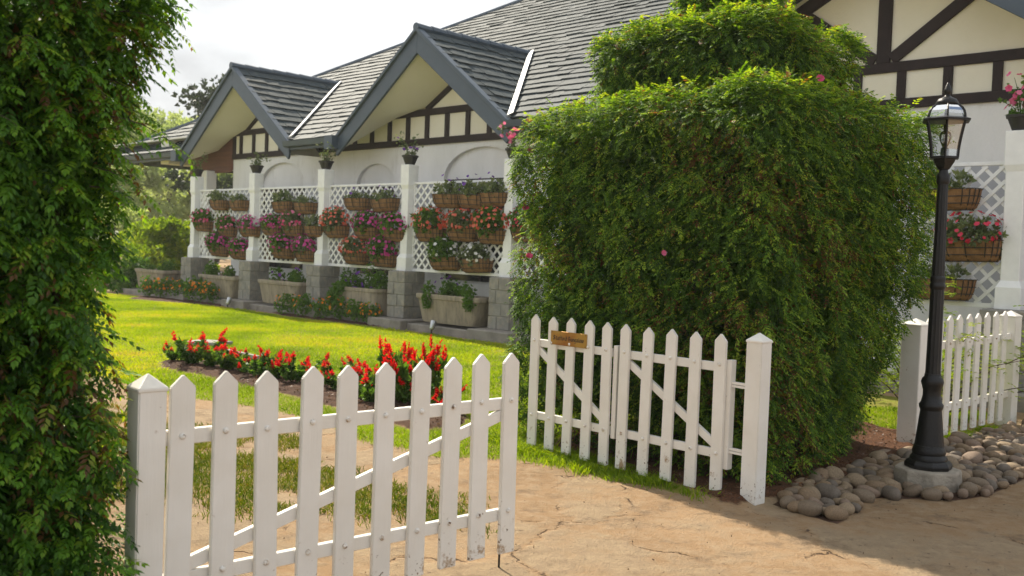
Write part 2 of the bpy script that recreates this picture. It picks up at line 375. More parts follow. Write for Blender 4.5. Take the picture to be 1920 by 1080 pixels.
ckf = mulf(mulf(N('ShaderNodeMapRange', {0: vE.outputs['Distance'], 1: .002, 2: .014, 3: 1., 4: 0.}).outputs[0], ramp(N, addf(mulf(cov, .08), nK.outputs[0]), .575, .66)), A_('stone'))
c = mixc(N, stf, sand, stn)
c = mixc(N, ckf, c, (.10, .062, .038))
nS = N('ShaderNodeTexNoise', {0: co, 'Scale': 3.3, 'Detail': 8., 'Roughness': .68})
c = mixc(N, mulf(ramp(N, nS.outputs[0], .54, .70), A_('stone')), c, (.20, .138, .085))
nT = N('ShaderNodeTexNoise', {0: co, 'Scale': 26., 'Detail': 4., 'Roughness': .6})
c = mixc(N, mulf(mulf(ramp(N, nT.outputs[0], .60, .70), ramp(N, nM.outputs[0], .45, .65)), A_('stone')), c, (.10, .07, .05))
turf = mixc(N, ramp(N, nB.outputs[0], .4, .62), (.19, .23, .012), (.26, .21, .06))
c = mixc(N, hard(A_('lawn')), c, turf)
sl_ = mixc(N, ramp(N, nB.outputs[0], .35, .65), (.11, .058, .034), (.055, .03, .02))
c = mixc(N, hard(A_('bed')), c, sl_)
ml = mixc(N, ramp(N, nC.outputs[0], .4, .6), (.15, .065, .03), (.06, .03, .018))
c = mixc(N, hard(A_('mulch')), c, ml)
bs = N('ShaderNodeBsdfPrincipled', {'Base Color': c, 'Roughness': .95, 'Specular IOR Level': .2})
hh0 = N('ShaderNodeMath', {0: nB.outputs[0], 1: nC.outputs[0]}, operation='ADD')
hh = N('ShaderNodeMath', {0: addf(hh0.outputs[0], mulf(stf, .5)), 1: mulf(ckf, 1.4)}, operation='SUBTRACT')
bp = N('ShaderNodeBump', {'Height': hh.outputs[0], 'Strength': .9, 'Distance': .025})
bs.id_data.links.new(bp.outputs[0], bs.inputs['Normal']); N('ShaderNodeOutputMaterial', {0: bs.outputs[0]})
M['ground'] = m
# ------------------------------------------------------------------ ground sheet
LAWN = [(-60, 60), (-60, 11.5), (-6, 12.3), (-4.13, 10.76), (-3.09, 9.86), (-1.93, 9.16), (-1.06, 7.98), (-.52, 7.52), (-.03, 7.5), (.16, 7.5), (.5, 7.2), (.84, 6.86), (1.22, 6.58), (1.5, 6.4),
        (2.2, 7.3), (2.4, 9.6), (3.55, 9.15), (5.3, 10.7), (5.0, 11.7), (-8, 24.7), (-16, 32), (-30, 60)]
PATCH = [(-4.8, 9.9), (-2.66, 8.5), (-1.74, 8.2), (-1.17, 7.1), (-.68, 6.75), (-.1, 6.15), (0, 5.55), (-.3, 5.35), (-.95, 5.75), (-1.5, 5.6), (-2.0, 5.9), (-3.2, 6.2), (-4.8, 6.5)]
BED = [(-4.45, 12.6), (-4.2, 12.05), (-3.11, 11.04), (-2.13, 10.09), (-1.27, 9.05), (-.76, 8.4), (-.4, 8.8), (-.35, 9.6), (-.9, 10.55), (-1.9, 11.4), (-3.0, 12.3), (-4.0, 13.0)]
MULCH = [(1.5, 6.3), (2.2, 6.9), (2.9, 7.75), (3.6, 8.6), (3.75, 9.3), (3.45, 10.0), (2.5, 9.5), (.6, 8.9), (.45, 8.0)]
COBB = [(1.72, 6.45), (2.05, 5.96), (2.5, 6.70), (3.1, 6.74), (3.4, 6.90), (4.1, 7.65), (4.75, 8.5), (5.5, 10.25), (5.2, 10.15), (3.62, 8.55), (3.2, 8.35), (2.8, 7.75), (2.15, 7.12)]
HB1 = [(-9.8, 26.6), (-9.7, 25.2), (-7.6, 24.0), (-6.6, 23.5), (-7.1, 24.8)]
HB2 = [(-5.4, 22.4), (-4.9, 21.2), (-2.7, 19.4), (-2.0, 19.1), (-2.2, 19.75)]
xs = np.concatenate([np.linspace(-450, -20, 30), np.arange(-14, -5, .12), np.arange(-5, 6.5, .034), np.arange(6.5, 11, .15), np.linspace(12, 450, 30)])
ys = np.concatenate([np.linspace(-30, 1.5, 12), np.arange(2, 3.8, .1), np.arange(3.8, 11, .034), np.arange(11, 30, .12), np.linspace(31, 600, 40)])
GX, GY = np.meshgrid(xs, ys)
def zones(x, y):
    wob = (fbm(x*2.2, y*2.2, 4, 3)-.5)*.5
    lawn = sstep(-.08, .12, poly_sd(x, y, LAWN)+wob*.5)
    patch = sstep(-.1, .25, poly_sd(x, y, PATCH)+wob)*sstep(.30, .52, fbm(x*3.1+9, y*3.1, 4, 8))
    bed = sstep(-.06, .1, np.maximum(poly_sd(x, y, BED), np.maximum(poly_sd(x, y, HB1), poly_sd(x, y, HB2)))+wob*.3)
    mulch = sstep(-.1, .1, poly_sd(x, y, MULCH)+wob*.4)
    return lawn*(1-bed)*(1-mulch), patch, bed, mulch
lawnA, patchA, bedA, mulchA = zones(GX, GY)
stone = (1-lawnA)*(1-np.clip(patchA*1.6, 0, 1))*(1-bedA)*(1-mulchA)*(np.abs(GX) < 20)
GZ = .02*(fbm(GX*.8, GY*.8, 3, 12)-.5)+.012*(fbm(GX*6, GY*6, 4, 13)-.5)+.006*(fbm(GX*12, GY*12, 3, 5)-.5)
GZ += bedA*(.05+.05*(fbm(GX*7, GY*7, 4, 22)-.5))+mulchA*(.05+.04*(fbm(GX*8, GY*8, 4, 23)-.5))+patchA*.01+lawnA*.008
GZ += -.02*np.clip((np.hypot(GX, GY)-32)/30, 0, 1)
ny, nx = GX.shape
V = np.stack([GX, GY, GZ], -1).reshape(-1, 3); I = np.arange(nx*ny).reshape(ny, nx)
F = np.stack([I[:-1, :-1], I[:-1, 1:], I[1:, 1:], I[1:, :-1]], -1).reshape(-1, 4)
gme = np_mesh('ground', V, F, smooth=True)
for n_, a_ in (('lawn', np.clip(lawnA+patchA*.5, 0, 1)), ('bed', np.maximum(bedA, sstep(-.02, .08, poly_sd(GX, GY, COBB)))), ('mulch', mulchA), ('stone', stone)): vattr(gme, n_, a_.ravel())
link('ground', gme, M['ground'], kind='structure')
# distant hill
hx, hy = np.meshgrid(np.linspace(-420, 60, 90), np.linspace(95, 420, 60))
hz = 17*sstep(95, 260, hy)*(.65+.7*fbm(hx/70, hy/70, 4, 3))*sstep(40, -60, hx)-.5+2.5*fbm(hx/9, hy/9, 3, 4)*sstep(95, 130, hy)
I = np.arange(hx.size).reshape(hx.shape)
link('hill', np_mesh('hill', np.stack([hx, hy, hz], -1).reshape(-1, 3), np.stack([I[:-1, :-1], I[:-1, 1:], I[1:, 1:], I[1:, :-1]], -1).reshape(-1, 4), smooth=True),
     mat('hill_scrub', (.13, .155, .085), (.20, .21, .13), .12, .95, .5, .6), kind='structure')
# ------------------------------------------------------------------ house (local axes: x along the front, y into the house)
HROOT = (8.85, 8.85, 0); HROT = R(-45)
def H2W(v, u, z=0):
    k = .70710678; return (8.85+k*(v+u), 8.85+k*(u-v), z)
house = empty('bungalow', HROOT, HROT, label='white bungalow with dark timbered bands and grey tiled gabled roof beyond the lawn', category='house')
WU, EU, EZ, SL = 1.2, .28, 3.95, .63
GAB = [(-22.9, 2.6, 3.97, 5.93), (-15.63, 2.6, 3.97, 5.93), (-6.42, 3.75, 3.97, 6.42)]
def zmain(u): return EZ+SL*(u-EU)
# wall with shallow blind arches
def arch_poly(vc, r, zs, rise, n=18, z0=.9):
    return [(vc-r, z0), (vc+r, z0)]+[(vc+r*math.cos(math.pi*k/n), zs+rise*math.sin(math.pi*k/n)) for k in range(n+1)]
ARCH = [(-22.1, 1.05, 3.0, .62), (-18.2, .72, 2.95, .50), (-14.7, 1.15, 3.05, .62), (-11.2, 1.1, 3.02, .62), (-7.6, 1.1, 3.02, .62)]
outer = [(-24.55, -.1), (0, -.1), (0, 4.4), (-2.67, 4.4), (-6.42, 6.15), (-10.17, 4.4), (-13.2, 4.4), (-15.4, 5.25), (-18.0, 4.4), (-20.4, 4.4), (-22.8, 5.25), (-24.55, 4.55)]
polys = [[Vector((a, b, 0)) for a, b in outer]]+[[Vector((a, b, 0)) for a, b in arch_poly(*q)] for q in ARCH]
flat = [p for q in polys for p in q]; tri = geometry.tessellate_polygon(polys)
mb = MB(); mb.add([(p.x, WU, p.y) for p in flat], tri)
for q in ARCH:
    ap = arch_poly(*q); n = len(ap)
    mb.add([(a, WU, b) for a, b in ap]+[(a, WU+.09, b) for a, b in ap], [(i, (i+1) % n, n+(i+1) % n, n+i) for i in range(n)])
    mb.add([(a, WU+.09, b) for a, b in ap], [tuple(range(n))])
mb.add([(-24.55, WU, -.1), (-24.55, 9, -.1), (-24.55, 9, 6), (-24.55, WU, 4.55)], [(0, 1, 2, 3)])
mb.add([(-24.55, 9, -.1), (0, 9, -.1), (0, 9, 6), (-24.55, 9, 6)], [(0, 1, 2, 3)])
mb.build('wall', M['whitewall'], house)
for a, b in zip([-24.5]+[q[0]+q[1]+.04 for q in ARCH], [q[0]-q[1]-.04 for q in ARCH]+[-.05]): MB().box(a, b, WU-.006, WU+.02, 1.12, 2.98).build('trellis_shade_band', M['wallshade'], house)  # grey bands behind the lattice: shade of trellis and plants put into colour
# cream panels between timbers: thin render layer proud of the wall
mb = MB(); mb.add([(a, WU-.012, b) for a, b in [(-24.5, 3.86), (0, 3.86), (0, 4.4), (-2.7, 4.4), (-6.42, 6.13), (-10.13, 4.4), (-13.2, 4.4), (-15.4, 5.23), (-18.0, 4.4), (-20.4, 4.4), (-22.8, 5.23), (-24.5, 4.55)]],
                  geometry.tessellate_polygon([[Vector((a, b, 0)) for a, b in [(-24.5, 3.86), (0, 3.86), (0, 4.4), (-2.7, 4.4), (-6.42, 6.13), (-10.13, 4.4), (-13.2, 4.4), (-15.4, 5.23), (-18.0, 4.4), (-20.4, 4.4), (-22.8, 5.23), (-24.5, 4.55)]]]))
mb.build('gable_panel', M['cream'], house)
for q in ARCH:                                             # windows under the arches, mostly behind the trellis
    f = MB().box(q[0]-q[1]*.86, q[0]+q[1]*.86, WU+.05, WU+.088, .95, q[2]-.03).build('window', M['glasswin'], house)
    g = MB()
    for xx in (-.86, 0, .86): g.box(q[0]+q[1]*xx-.035, q[0]+q[1]*xx+.035, WU+.03, WU+.07, .95, q[2]-.1)
    g.box(q[0]-q[1]*.86-.035, q[0]+q[1]*.86+.035, WU+.025, WU+.075, q[2]-.1, q[2]-.02)
    g.build('window_frame', M['timber'], f)
# timbers
tu0, tu1 = WU-.055, WU-.004
def beam(name, pts_v0, pts_z0, v1, z1, w):
    b = MB(); b.bar((pts_v0, (tu0+tu1)/2, pts_z0), (v1, (tu0+tu1)/2, z1), w, tu1-tu0, up=(0, 0, 1) if abs(v1-pts_v0) > .01 else (1, 0, 0))
    return b.build(name, M['timber'], house, bevel=.006)
beam('lower_beam', -24.55, 3.85, 0, 3.85, .14)
for a, b, z in ((-24.5, -21.0, 4.47), (-18.2, -13.2, 4.47), (-10.1, -2.7, 4.37)): beam('upper_beam', a, z, b, z, .14)
tu0 += .004
k = 0
while True:
    v = -4.86-.642*k+1.284; k += 1
    if v < -24.3: break
    if v > -.3: continue
    top = 4.30 if v > -10.2 else 4.40
    beam('timber_stud', v, 3.918, v, top, .125)
beam('timber_stud', -24.47, 3.92, -24.47, 4.40, .14)
for vc in (-22.8, -15.4):
    tu0 -= .006; beam('timber_brace', vc-1.05, 4.53, vc+.02, 5.13, .13)
    beam('timber_brace', vc+.05, 5.10, vc+.47, 4.54, .12); tu0 += .006
    beam('timber_brace', vc+.62, 4.54, vc+.62, 4.80, .15)
beam('king_post', -6.42, 4.44, -6.42, 5.95, .2)
for s in (-1, 1):
    tu0 -= .006; beam('timber_rafter', -6.42+s*3.3, 4.30, -6.42+s*.02, 6.0, .2)
    beam('timber_brace', -6.42+s*.12, 4.48, -6.42+s*1.25, 5.28, .17); tu0 += .006
# red brown board and porch at the left end
MB().box(-26.9, -24.56, WU-.03, WU+.05, 3.5, 4.35).box(-26.9, -24.56, WU-.06, WU-.03, 3.44, 3.54).build('porch_board', M['brownboard'], house, bevel=.01)
MB().box(-25.75, -25.45, .9, 1.2, 0, 3.5).build('porch_column', M['whitewall'], house, bevel=.01)
MB().box(-31, -24.56, .45, 8, 4.36, 4.40).box(-27.4, -26.91, .5, 3, 3.7, 4.36).build('porch_ceiling', M['soffit'], house)
# --- roof tiles
def tiles(O, A, U, n_rows, e, a0, a1, keep, tw=.36, seed=1):
    """O eave origin, A along, U up-slope unit vectors; keep(a, s) tells where the roof is"""
    r = random.Random(seed); O, A, U = Vector(O), Vector(A), Vector(U); Nn = A.cross(U).normalized()
    if Nn.z < 0: Nn = -Nn
    mb = MB()
    for k in range(n_rows):
        s0 = k*e; a = a0-r.random()*tw
        sag = 0
        i = 0
        a = max(a, a0)
        while a < a1:
            w = tw*r.uniform(.6, 1.3)*(r.uniform(.4, 1) if a == a0 else 1); b = a+w; i += 1
            if keep((a+b)/2, s0+e*.5):
                j = r.gauss(0, .018); l = r.uniform(.0, .014); t0 = .045+l; 
                p = lambda aa, ss, nn: O+A*aa+U*ss+Nn*nn
                lo, hi = s0+j, s0+e*1.2
                g = .004
                mb.hexa([p(a+g, lo, t0-.034), p(b-g, lo+r.gauss(0, .012), t0-.034), p(b-g, hi, -.012), p(a+g, hi, -.012),
                         p(a+g, lo, t0+r.gauss(0, .004)), p(b-g, lo+r.gauss(0, .012), t0+r.gauss(0, .004)), p(b-g, hi, .018), p(a+g, hi, .018)])
            a = b
    return mb
def gable_z(v):
    z = -9
    for vc, h, z0, z1 in GAB: z = max(z, z1-(z1-z0)/h*abs(v-vc))
    return z
cs = 1/math.sqrt(1+SL*SL)
def keep_main(v, s):
    u = EU+s*cs
    if v < -31.2+1.46*(u-EU): return False
    g = gable_z(v)
    return not (g > zmain(u)+.02)
mr = tiles((0, EU-.06, EZ), (1, 0, 0), (0, cs, SL*cs), 40, .29, -31.5, -2.0, keep_main, .40, 11)
mr.build('main_roof', M['rooftile'], house)
zt = zmain(10.2)
mb = MB(); mb.add([(-31.2, EU, EZ-.06), (-16.7, 10.2, zt-.06), (-31.2, 20, EZ-.06), (-2, 10.2, zt-.06), (-2, 20, EZ-.06)], [(0, 1, 2), (1, 3, 4, 2)])
mb.build('rear_roof', M['rooftile'], house)
MB().tube([(-31.2+1.46*t, EU+t, EZ+SL*t+.05) for t in np.linspace(0, 9.9, 24)]+[(-2, 10.2, zt+.03)], .09, 8).build('hip_ridge', M['bluefascia'], house, smooth=True)
# eave fascia, gutter and soffit between the gables
segs = [(-31.2, GAB[0][0]-2.6), (GAB[0][0]+2.6, GAB[1][0]-2.6), (GAB[1][0]+2.6, GAB[2][0]-3.75)]
for a, b in segs:
    MB().box(a, b, EU-.075, EU, EZ-.20, EZ-.02).build('fascia', M['bluefascia'], house, bevel=.006)
    g = MB(); g.add([(a, EU-.078, EZ-.02), (a, EU-.078, EZ-.15), (a, EU-.20, EZ-.13), (a, EU-.225, EZ-.01), (b, EU-.078, EZ-.02), (b, EU-.078, EZ-.15), (b, EU-.20, EZ-.13), (b, EU-.225, EZ-.01)],
               [(1, 2, 6, 5), (2, 3, 7, 6), (0, 1, 2, 3), (4, 7, 6, 5)])
    for q in (b-.32, b-.02) if b > -29 else (): pass
    g.box(b-.30, b-.002, EU-.27, EU-.07, EZ-.27, EZ+.02).build('gutter', M['bluefascia'], house)
    MB().hexa([(a, EU, EZ-.20), (b, EU, EZ-.20), (b, WU-.06, EZ+.42), (a, WU-.06, EZ+.42), (a, EU, EZ-.17), (b, EU, EZ-.17), (b, WU-.06, EZ+.45), (a, WU-.06, EZ+.45)]).build('eave_soffit', M['soffit'], house)
# gables
for gi, (vc, h, z0, z1) in enumerate(GAB):
    sl = (z1-z0)/h; FU = .18; bd = .36
    for s in (-1, 1):
        x1 = vc+s*(h+.10); zf = z1-sl*(h+.10)
        MB().prism([(vc, FU, z1), (x1, FU, zf), (x1, FU, zf-bd*.82), (x1-s*.05, FU, zf-bd), (vc, FU, z1-bd-.10)], (0, .06, 0)).build('barge_board', M['bluefascia'], house, bevel=.008)
        MB().prism([(vc, FU-.05, z1+.06), (x1+s*.05, FU-.05, zf+.06-sl*.05), (x1+s*.05, FU-.05, zf-sl*.05-.02), (vc, FU-.05, z1-.03)], (0, .16, 0)).build('verge_trim', M['bluefascia'], house, bevel=.008)
        # soffit from the barge board back to the wall
        wl = {0: [(-25.3, 4.05), (-24.55, 4.36), (-23.85, 4.55), (-22.8, 5.17)], 1: [(-19.3, 4.05), (-17.4, 4.42), (-16.45, 4.58), (-15.4, 5.17)], 2: [(-10.2, 4.15), (-9.2, 4.75), (-7.8, 5.55), (-6.42, 6.08)]}[gi]
        wr = [(vc+h*f, z1-(z1-z0)*f-.30) for f in (1., .66, .33, 0.)]; wr[3] = wl[3]
        wv = wl if s < 0 else wr
        nn = len(wv); fr_ = [(vc+s*h*(1-t), FU+.05, z0+(z1-z0)*t-bd-.04*t+.05) for t in np.linspace(0, 1, nn)]
        P = fr_+[(a, WU-.06, b) for a, b in wv]
        MB().add(P+[(p[0], p[1], p[2]+.03) for p in P], [(i, i+1, nn+i+1, nn+i) for i in range(nn-1)]+[(2*nn+i, 2*nn+nn+i, 2*nn+nn+i+1, 2*nn+i+1) for i in range(nn-1)]).build('soffit', M['soffit'], house, smooth='all')
        # tiled slope
        ln = math.hypot(h, z1-z0); Uv = Vector((-s*h/ln, 0, (z1-z0)/ln))
        def keep_g(a, q, s=s, h=h, z0=z0, z1=z1, ln=ln, vc=vc):
            z = z0+(z1-z0)*q/ln
            return a < EU+(z-EZ)/SL+.14
        tiles((vc+s*h, FU, z0), (0, 1, 0), Uv, int(ln/.29), .29, .0, 6.5, keep_g, .40, 20+gi*2+s).build('gable_roof', M['rooftile'], house)
        # valley flashing
        zb = z1; ub = EU+(zb-EZ)/SL
        a = Vector((vc+s*h, EU, z0+.01)); b = Vector((vc, ub, z1+.01)); d = (b-a).normalized()
        out = Vector((s, 0, 0)); side = (out-d*out.dot(d)).normalized()
        nup = side.cross(d).normalized(); nup = nup if nup.z > 0 else -nup
        pl = Vector((0, -SL, 1)).normalized(); side = pl.cross(d).normalized(); side = side if side.x*s > 0 else -side
        MB().prism([a+pl*.08, b+pl*.08, b+side*.12+pl*.095, a+side*.12+pl*.095], pl*.02).build('valley_flashing', M['flash'], house)
    r_ = MB(); u = FU-.05; ue = EU+(z1-EZ)/SL+.1
    while u < ue:
        r_.tube([(vc, u, z1+.055), (vc, min(u+.42, ue), z1+.045)], [.085, .075], 8); u += .4
    r_.build('ridge_cap', M['bluefascia'], house, smooth=40)
# ------------------------------------------------------------------ plinth, piers, posts, trellis
POSTV = [-24.25, -21.3, -18.4, -15.5, -12.58, -4.15]
NAMES = ['leftmost', 'second from the left', 'third from the left', 'fourth from the left', 'fifth from the left, beside the topiary', 'rightmost, beside the picket fence']
pl = empty('concrete_plinth', HROOT, HROT, label='low stained concrete plinth running under the stone piers and planters', category='plinth')
mb = MB(); mb.box(-28, 0, -.45, .55, -.1, .14)
mb.build('base', M['plinth'], pl, bevel=.015)
for i, v in enumerate(POSTV[:5]+[-9.7, -6.9, -4.15]): MB().box(v-.42, v+.62, -.62, .5, -.1, .19+.004*(i % 3)).build('step', M['plinth'], pl, bevel=.015)
def pier_mesh(seed):
    r = random.Random(seed); mb = MB(); mb.m = 1; mb.box(-.245, .245, -.245, .245, 0, .93); mb.m = 0
    hs = [.235, .225, .24, .225]; z = 0
    for k, hh in enumerate(hs):
        for (ax, sg) in (('x', -1), ('x', 1), ('y', -1), ('y', 1)):
            cut = (.02 if k % 2 else -.06)+r.uniform(-.05, .05)
            for (p, q) in ((-.26, cut-.006), (cut+.006, .26)):
                o = r.uniform(.255, .268); zz = (z+.006, z+hh-.006)
                if ax == 'y': mb.box(p, q, *sorted((sg*.2, sg*o)), *zz)
                else: mb.box(*sorted((sg*.2, sg*(o+.002))), p+.003, q-.003, *zz)
        z += hh
    return mb.mesh('stone_pier', bevel=.008)
def post_mesh():
    mb = MB(); pr = [(.145, 0), (.145, .26), (.105, .34), (.105, 1.62), (.125, 1.70), (.125, 2.10)]
    mb.lathe([(r*1.414, z) for r, z in pr], 4, ph=math.pi/4)
    return mb.mesh('white_post', bevel=.006)
piers = [pier_mesh(s) for s in range(3)]; pm = post_mesh()
for me in piers: me.materials.append(M['stone']); me.materials.append(M['mortar'])
pm.materials.append(M['trellis'])
for i, v in enumerate(POSTV):
    t = empty('trellis_post', H2W(v, 0, .19), HROT, label='white trellis post on a grey stone pier, '+NAMES[i], category='post', group='trellis posts along the bungalow')
    link('stone_pier', piers[i % 3], None, t)
    o = link('post', pm, None, t); o.location = (0, 0, .93)
def lattice(w, h, step=.2, sw=.042):
    mb = MB()
    for lay, sg in ((0, 1), (1, -1)):
        c = -h
        while c < w+h:
            # line x = c + sg*z (sg=-1: x = c - z + h)
            def X(z): return c+z if sg > 0 else c+h-z
            z0, z1 = 0., h
            xa, xb = X(0), X(h)
            pts = []
            zz0 = max(0, -c) if sg > 0 else max(0, c+h-w)
            zz1 = min(h, w-c) if sg > 0 else min(h, c+h)
            if zz1-zz0 > .06:
                y = -.010+lay*.014
                mb.bar((X(zz0)-w/2, y, zz0), (X(zz1)-w/2, y, zz1), sw, .012, up=(0, 1, 0) if False else (-sg, 0, 1))
            c += step
    return mb.mesh('lattice')
def frame_mesh(w, h):
    mb = MB()
    mb.box(-w/2, w/2, -.022, .022, 0, .055).box(-w/2, w/2, -.022, .022, h-.045, h)
    mb.box(-w/2, -w/2+.045, -.021, .021, .055, h-.045).box(w/2-.045, w/2, -.021, .021, .055, h-.045)
    return mb.mesh('frame', bevel=.004)
PAN = [(0, 1, 'in the leftmost bay'), (1, 2, 'in the second bay from the left'), (2, 3, 'in the third bay from the left'), (3, 4, 'in the bay with coral and white flowers'), (4, None, 'half hidden behind the big topiary'), (None, 5, 'behind the black lamp post')]
lat = lattice(2.62, 1.66); lat.materials.append(M['trellis']); fm = frame_mesh(2.70, 1.76); fm.materials.append(M['trellis'])
for a, b, tx in PAN:
    vc = (POSTV[a]+POSTV[b])/2 if None not in (a, b) else (POSTV[a]+1.46 if b is None else POSTV[b]-1.46)
    t = empty('lattice_trellis', H2W(vc, .05, 1.12), HROT, label='white diagonal lattice trellis panel '+tx, category='trellis', group='trellis panels along the bungalow')
    o = link('lattice', lat, None, t); o.location.z = .05
    link('frame', fm, None, t)
# ------------------------------------------------------------------ flower baskets
LT = [tuft_t(4, .075, .022, 1., s) for s in range(4)]
FT = [petal_t(5, .034, .25), petal_t(5, .030, .45)]
def liner_mesh():
    mb = MB(); n = 9
    rows = []
    for j, (z, w, d) in enumerate([(0, .30, .10), (.03, .34, .16), (.12, .375, .205), (.22, .39, .225), (.25, .40, .235), (.24, .37, .20)]):
        ring = [(-w, 0, z), (w, 0, z)]
        pts = [(w*math.cos(a) if abs(math.cos(a)) > .0 else 0, -d*max(0, math.sin(a))**.55, z) for a in np.linspace(0, math.pi, 15)]
        pts = [(w*math.copysign(abs(math.cos(a))**.45, math.cos(a)), -d*(math.sin(a))**.6 if math.sin(a) > 1e-6 else 0, z+.006*math.sin(9*a)) for a in np.linspace(0, math.pi, 15)]
        rows.append(pts)
    V = [p for r in rows for p in r]; m = 15
    F = [(j*m+i, j*m+(i+1) % m, (j+1)*m+(i+1) % m, (j+1)*m+i) for j in range(len(rows)-1) for i in range(m)]+[tuple(range(m))[::-1], tuple(range((len(rows)-1)*m, len(rows)*m))]
    return mb.add(V, F).mesh('liner', smooth=50)
def wire_mesh():
    mb = MB()
    def P(z, w, d, a): return (w*math.copysign(abs(math.cos(a))**.45, math.cos(a)), -d*(max(0, math.sin(a)))**.6, z)
    lv = [(.0, .305, .108), (.08, .365, .195), (.165, .392, .222), (.255, .408, .243)]
    for z, w, d in lv: mb.tube([P(z, w, d, a) for a in np.linspace(0, math.pi, 15)], .006, 5)
    for a in np.linspace(.25, math.pi-.25, 9): mb.tube([P(z, w, d, a) for z, w, d in lv], .006, 5)
    return mb.mesh('wire_frame')
lm = liner_mesh(); lm.materials.append(M['coir']); wm = wire_mesh(); wm.materials.append(M['wire'])
def bush(n, rad, center, T=LT, **k): return cluster(n, rad, T, s=(.6, 1.2), center=center, **k)
def fol_mesh(n, rad, zc, m, tint=(.1, .9), up=.3):
    V, F, T = merge([bush(n, rad, (0, -.11, zc), shell=.35, tint=tint, zmin=.15, up=up)])
    me = np_mesh('foliage', V, F, T); me.materials.append(m); return me
def flo_mesh(n, rad, zc, m, s=(.8, 1.3)):
    V, F, T = cluster(n, rad, FT, s=s, center=(0, -.11, zc), outward=1.3, up=.35, shell=.88, tint=(0, 1), zmin=.24)
    me = np_mesh('flowers', V, F, T); me.materials.append(m); return me
FOL = {'green': [fol_mesh(110, (.35, .15, .17), .28, M['greyleaf'], up=.8) for _ in range(2)], 'full': [fol_mesh(330, (.43, .25, .25), .34, M['leaf']) for _ in range(3)], 'grey': [fol_mesh(280, (.41, .23, .23), .33, M['greyleaf']) for _ in range(2)]}
FLO = {k: [flo_mesh(n, (.45, .27, .265), .35, M[k]) for _ in range(2)] for k, n in (('magenta', 120), ('pink', 95), ('coral', 125), ('whitefl', 60), ('redfl', 70))}
FLO['purple'] = [flo_mesh(7, (.34, .2, .22), .36, M['purple']) for _ in range(2)]
CN = {'magenta': 'magenta-flowered', 'pink': 'pink-flowered', 'coral': 'coral-flowered', 'whitefl': 'white-flowered', 'redfl': 'crimson-flowered', 'green': 'green-leaved, nearly flowerless', 'purple': 'sparse green'}
BAYN = ['leftmost', 'second', 'third', 'fourth', 'topiary-side', 'lamp-post-side']
BK = [ # bay, row, place, v, z of rim centre, colour, leaves
 (0, 'top', 'left of two', -22.94, 2.47, 'green'), (0, 'top', 'right of two', -21.98, 2.45, 'green'), (0, 'middle', 'left of three, round the post', -23.75, 1.93, 'pink'), (0, 'middle', 'centre of three', -22.54, 1.82, 'pink'), (0, 'middle', 'right of three', -21.45, 1.82, 'magenta'), (0, 'bottom', 'left of two', -22.91, 1.32, 'magenta'), (0, 'bottom', 'right of two', -21.89, 1.27, 'magenta'),
 (1, 'top', 'left of two', -19.97, 2.40, 'green'), (1, 'top', 'right of two', -19.09, 2.37, 'green'), (1, 'middle', 'left of three', -20.42, 1.87, 'magenta'), (1, 'middle', 'centre of three', -19.5, 1.86, 'pink'), (1, 'middle', 'right of three', -18.66, 1.86, 'green'), (1, 'bottom', 'left of two', -19.95, 1.35, 'magenta'), (1, 'bottom', 'right of two', -19.0, 1.31, 'magenta'),
 (2, 'top', 'left of two', -17.13, 2.45, 'purple'), (2, 'top', 'right of two', -16.2, 2.42, 'purple'), (2, 'middle', 'left of three, round the post', -17.85, 1.86, 'coral'), (2, 'middle', 'centre of three', -16.76, 1.85, 'magenta'), (2, 'middle', 'right of three', -15.85, 1.82, 'magenta'), (2, 'bottom', 'left of two', -17.13, 1.32, 'coral'), (2, 'bottom', 'right of two', -16.21, 1.30, 'magenta'),
 (3, 'top', 'left of three', -14.25, 2.49, 'purple'), (3, 'top', 'centre of three', -13.55, 2.47, 'purple'), (3, 'top', 'right of three', -12.98, 2.50, 'purple'), (3, 'middle', 'left of three', -14.74, 1.84, 'coral'), (3, 'middle', 'centre of three', -13.82, 1.86, 'coral'), (3, 'middle', 'right of three', -13.0, 1.83, 'coral'), (3, 'bottom', 'left of two', -14.27, 1.31, 'whitefl'), (3, 'bottom', 'right of two', -13.41, 1.30, 'whitefl'),
 (4, 'middle', 'half behind the topiary', -12.1, 1.88, 'redfl'),
 (5, 'top', 'behind the lamp', -4.95, 2.42, 'green'), (5, 'middle', 'behind the lamp', -4.63, 1.80, 'redfl'), (5, 'bottom', 'behind the lamp', -4.95, 1.32, 'green')]
for i, (bay, row, pos, v, z, c) in enumerate(BK):
    t = empty('flower_basket', H2W(v, .02, z-.13), HROT+rng.normal(0, .03), label='%s coir basket, %s row of the %s trellis bay, %s' % (CN[c], row, BAYN[bay], pos), category='flower basket', group='coir baskets hanging on the trellis')
    link('liner', lm, None, t); link('wire_frame', wm, None, t)
    fk = 'green' if c in ('green', 'purple') else ('grey' if i % 3 == 1 else 'full')
    o = link('foliage', FOL[fk][i % len(FOL[fk])], None, t)
    vs = rng.uniform(.85, 1.15); o.scale = ((-1 if i % 2 else 1)*rng.uniform(.92, 1.06), vs, vs)
    t.rotation_euler.y = rng.normal(0, .025)
    if c != 'green':
        o = link('flowers', FLO[c][i % 2], None, t)
        o.scale = ((-1 if i % 3 == 0 else 1), vs, vs)
        if bay == 2 and row == 'bottom' and c == 'coral': pass
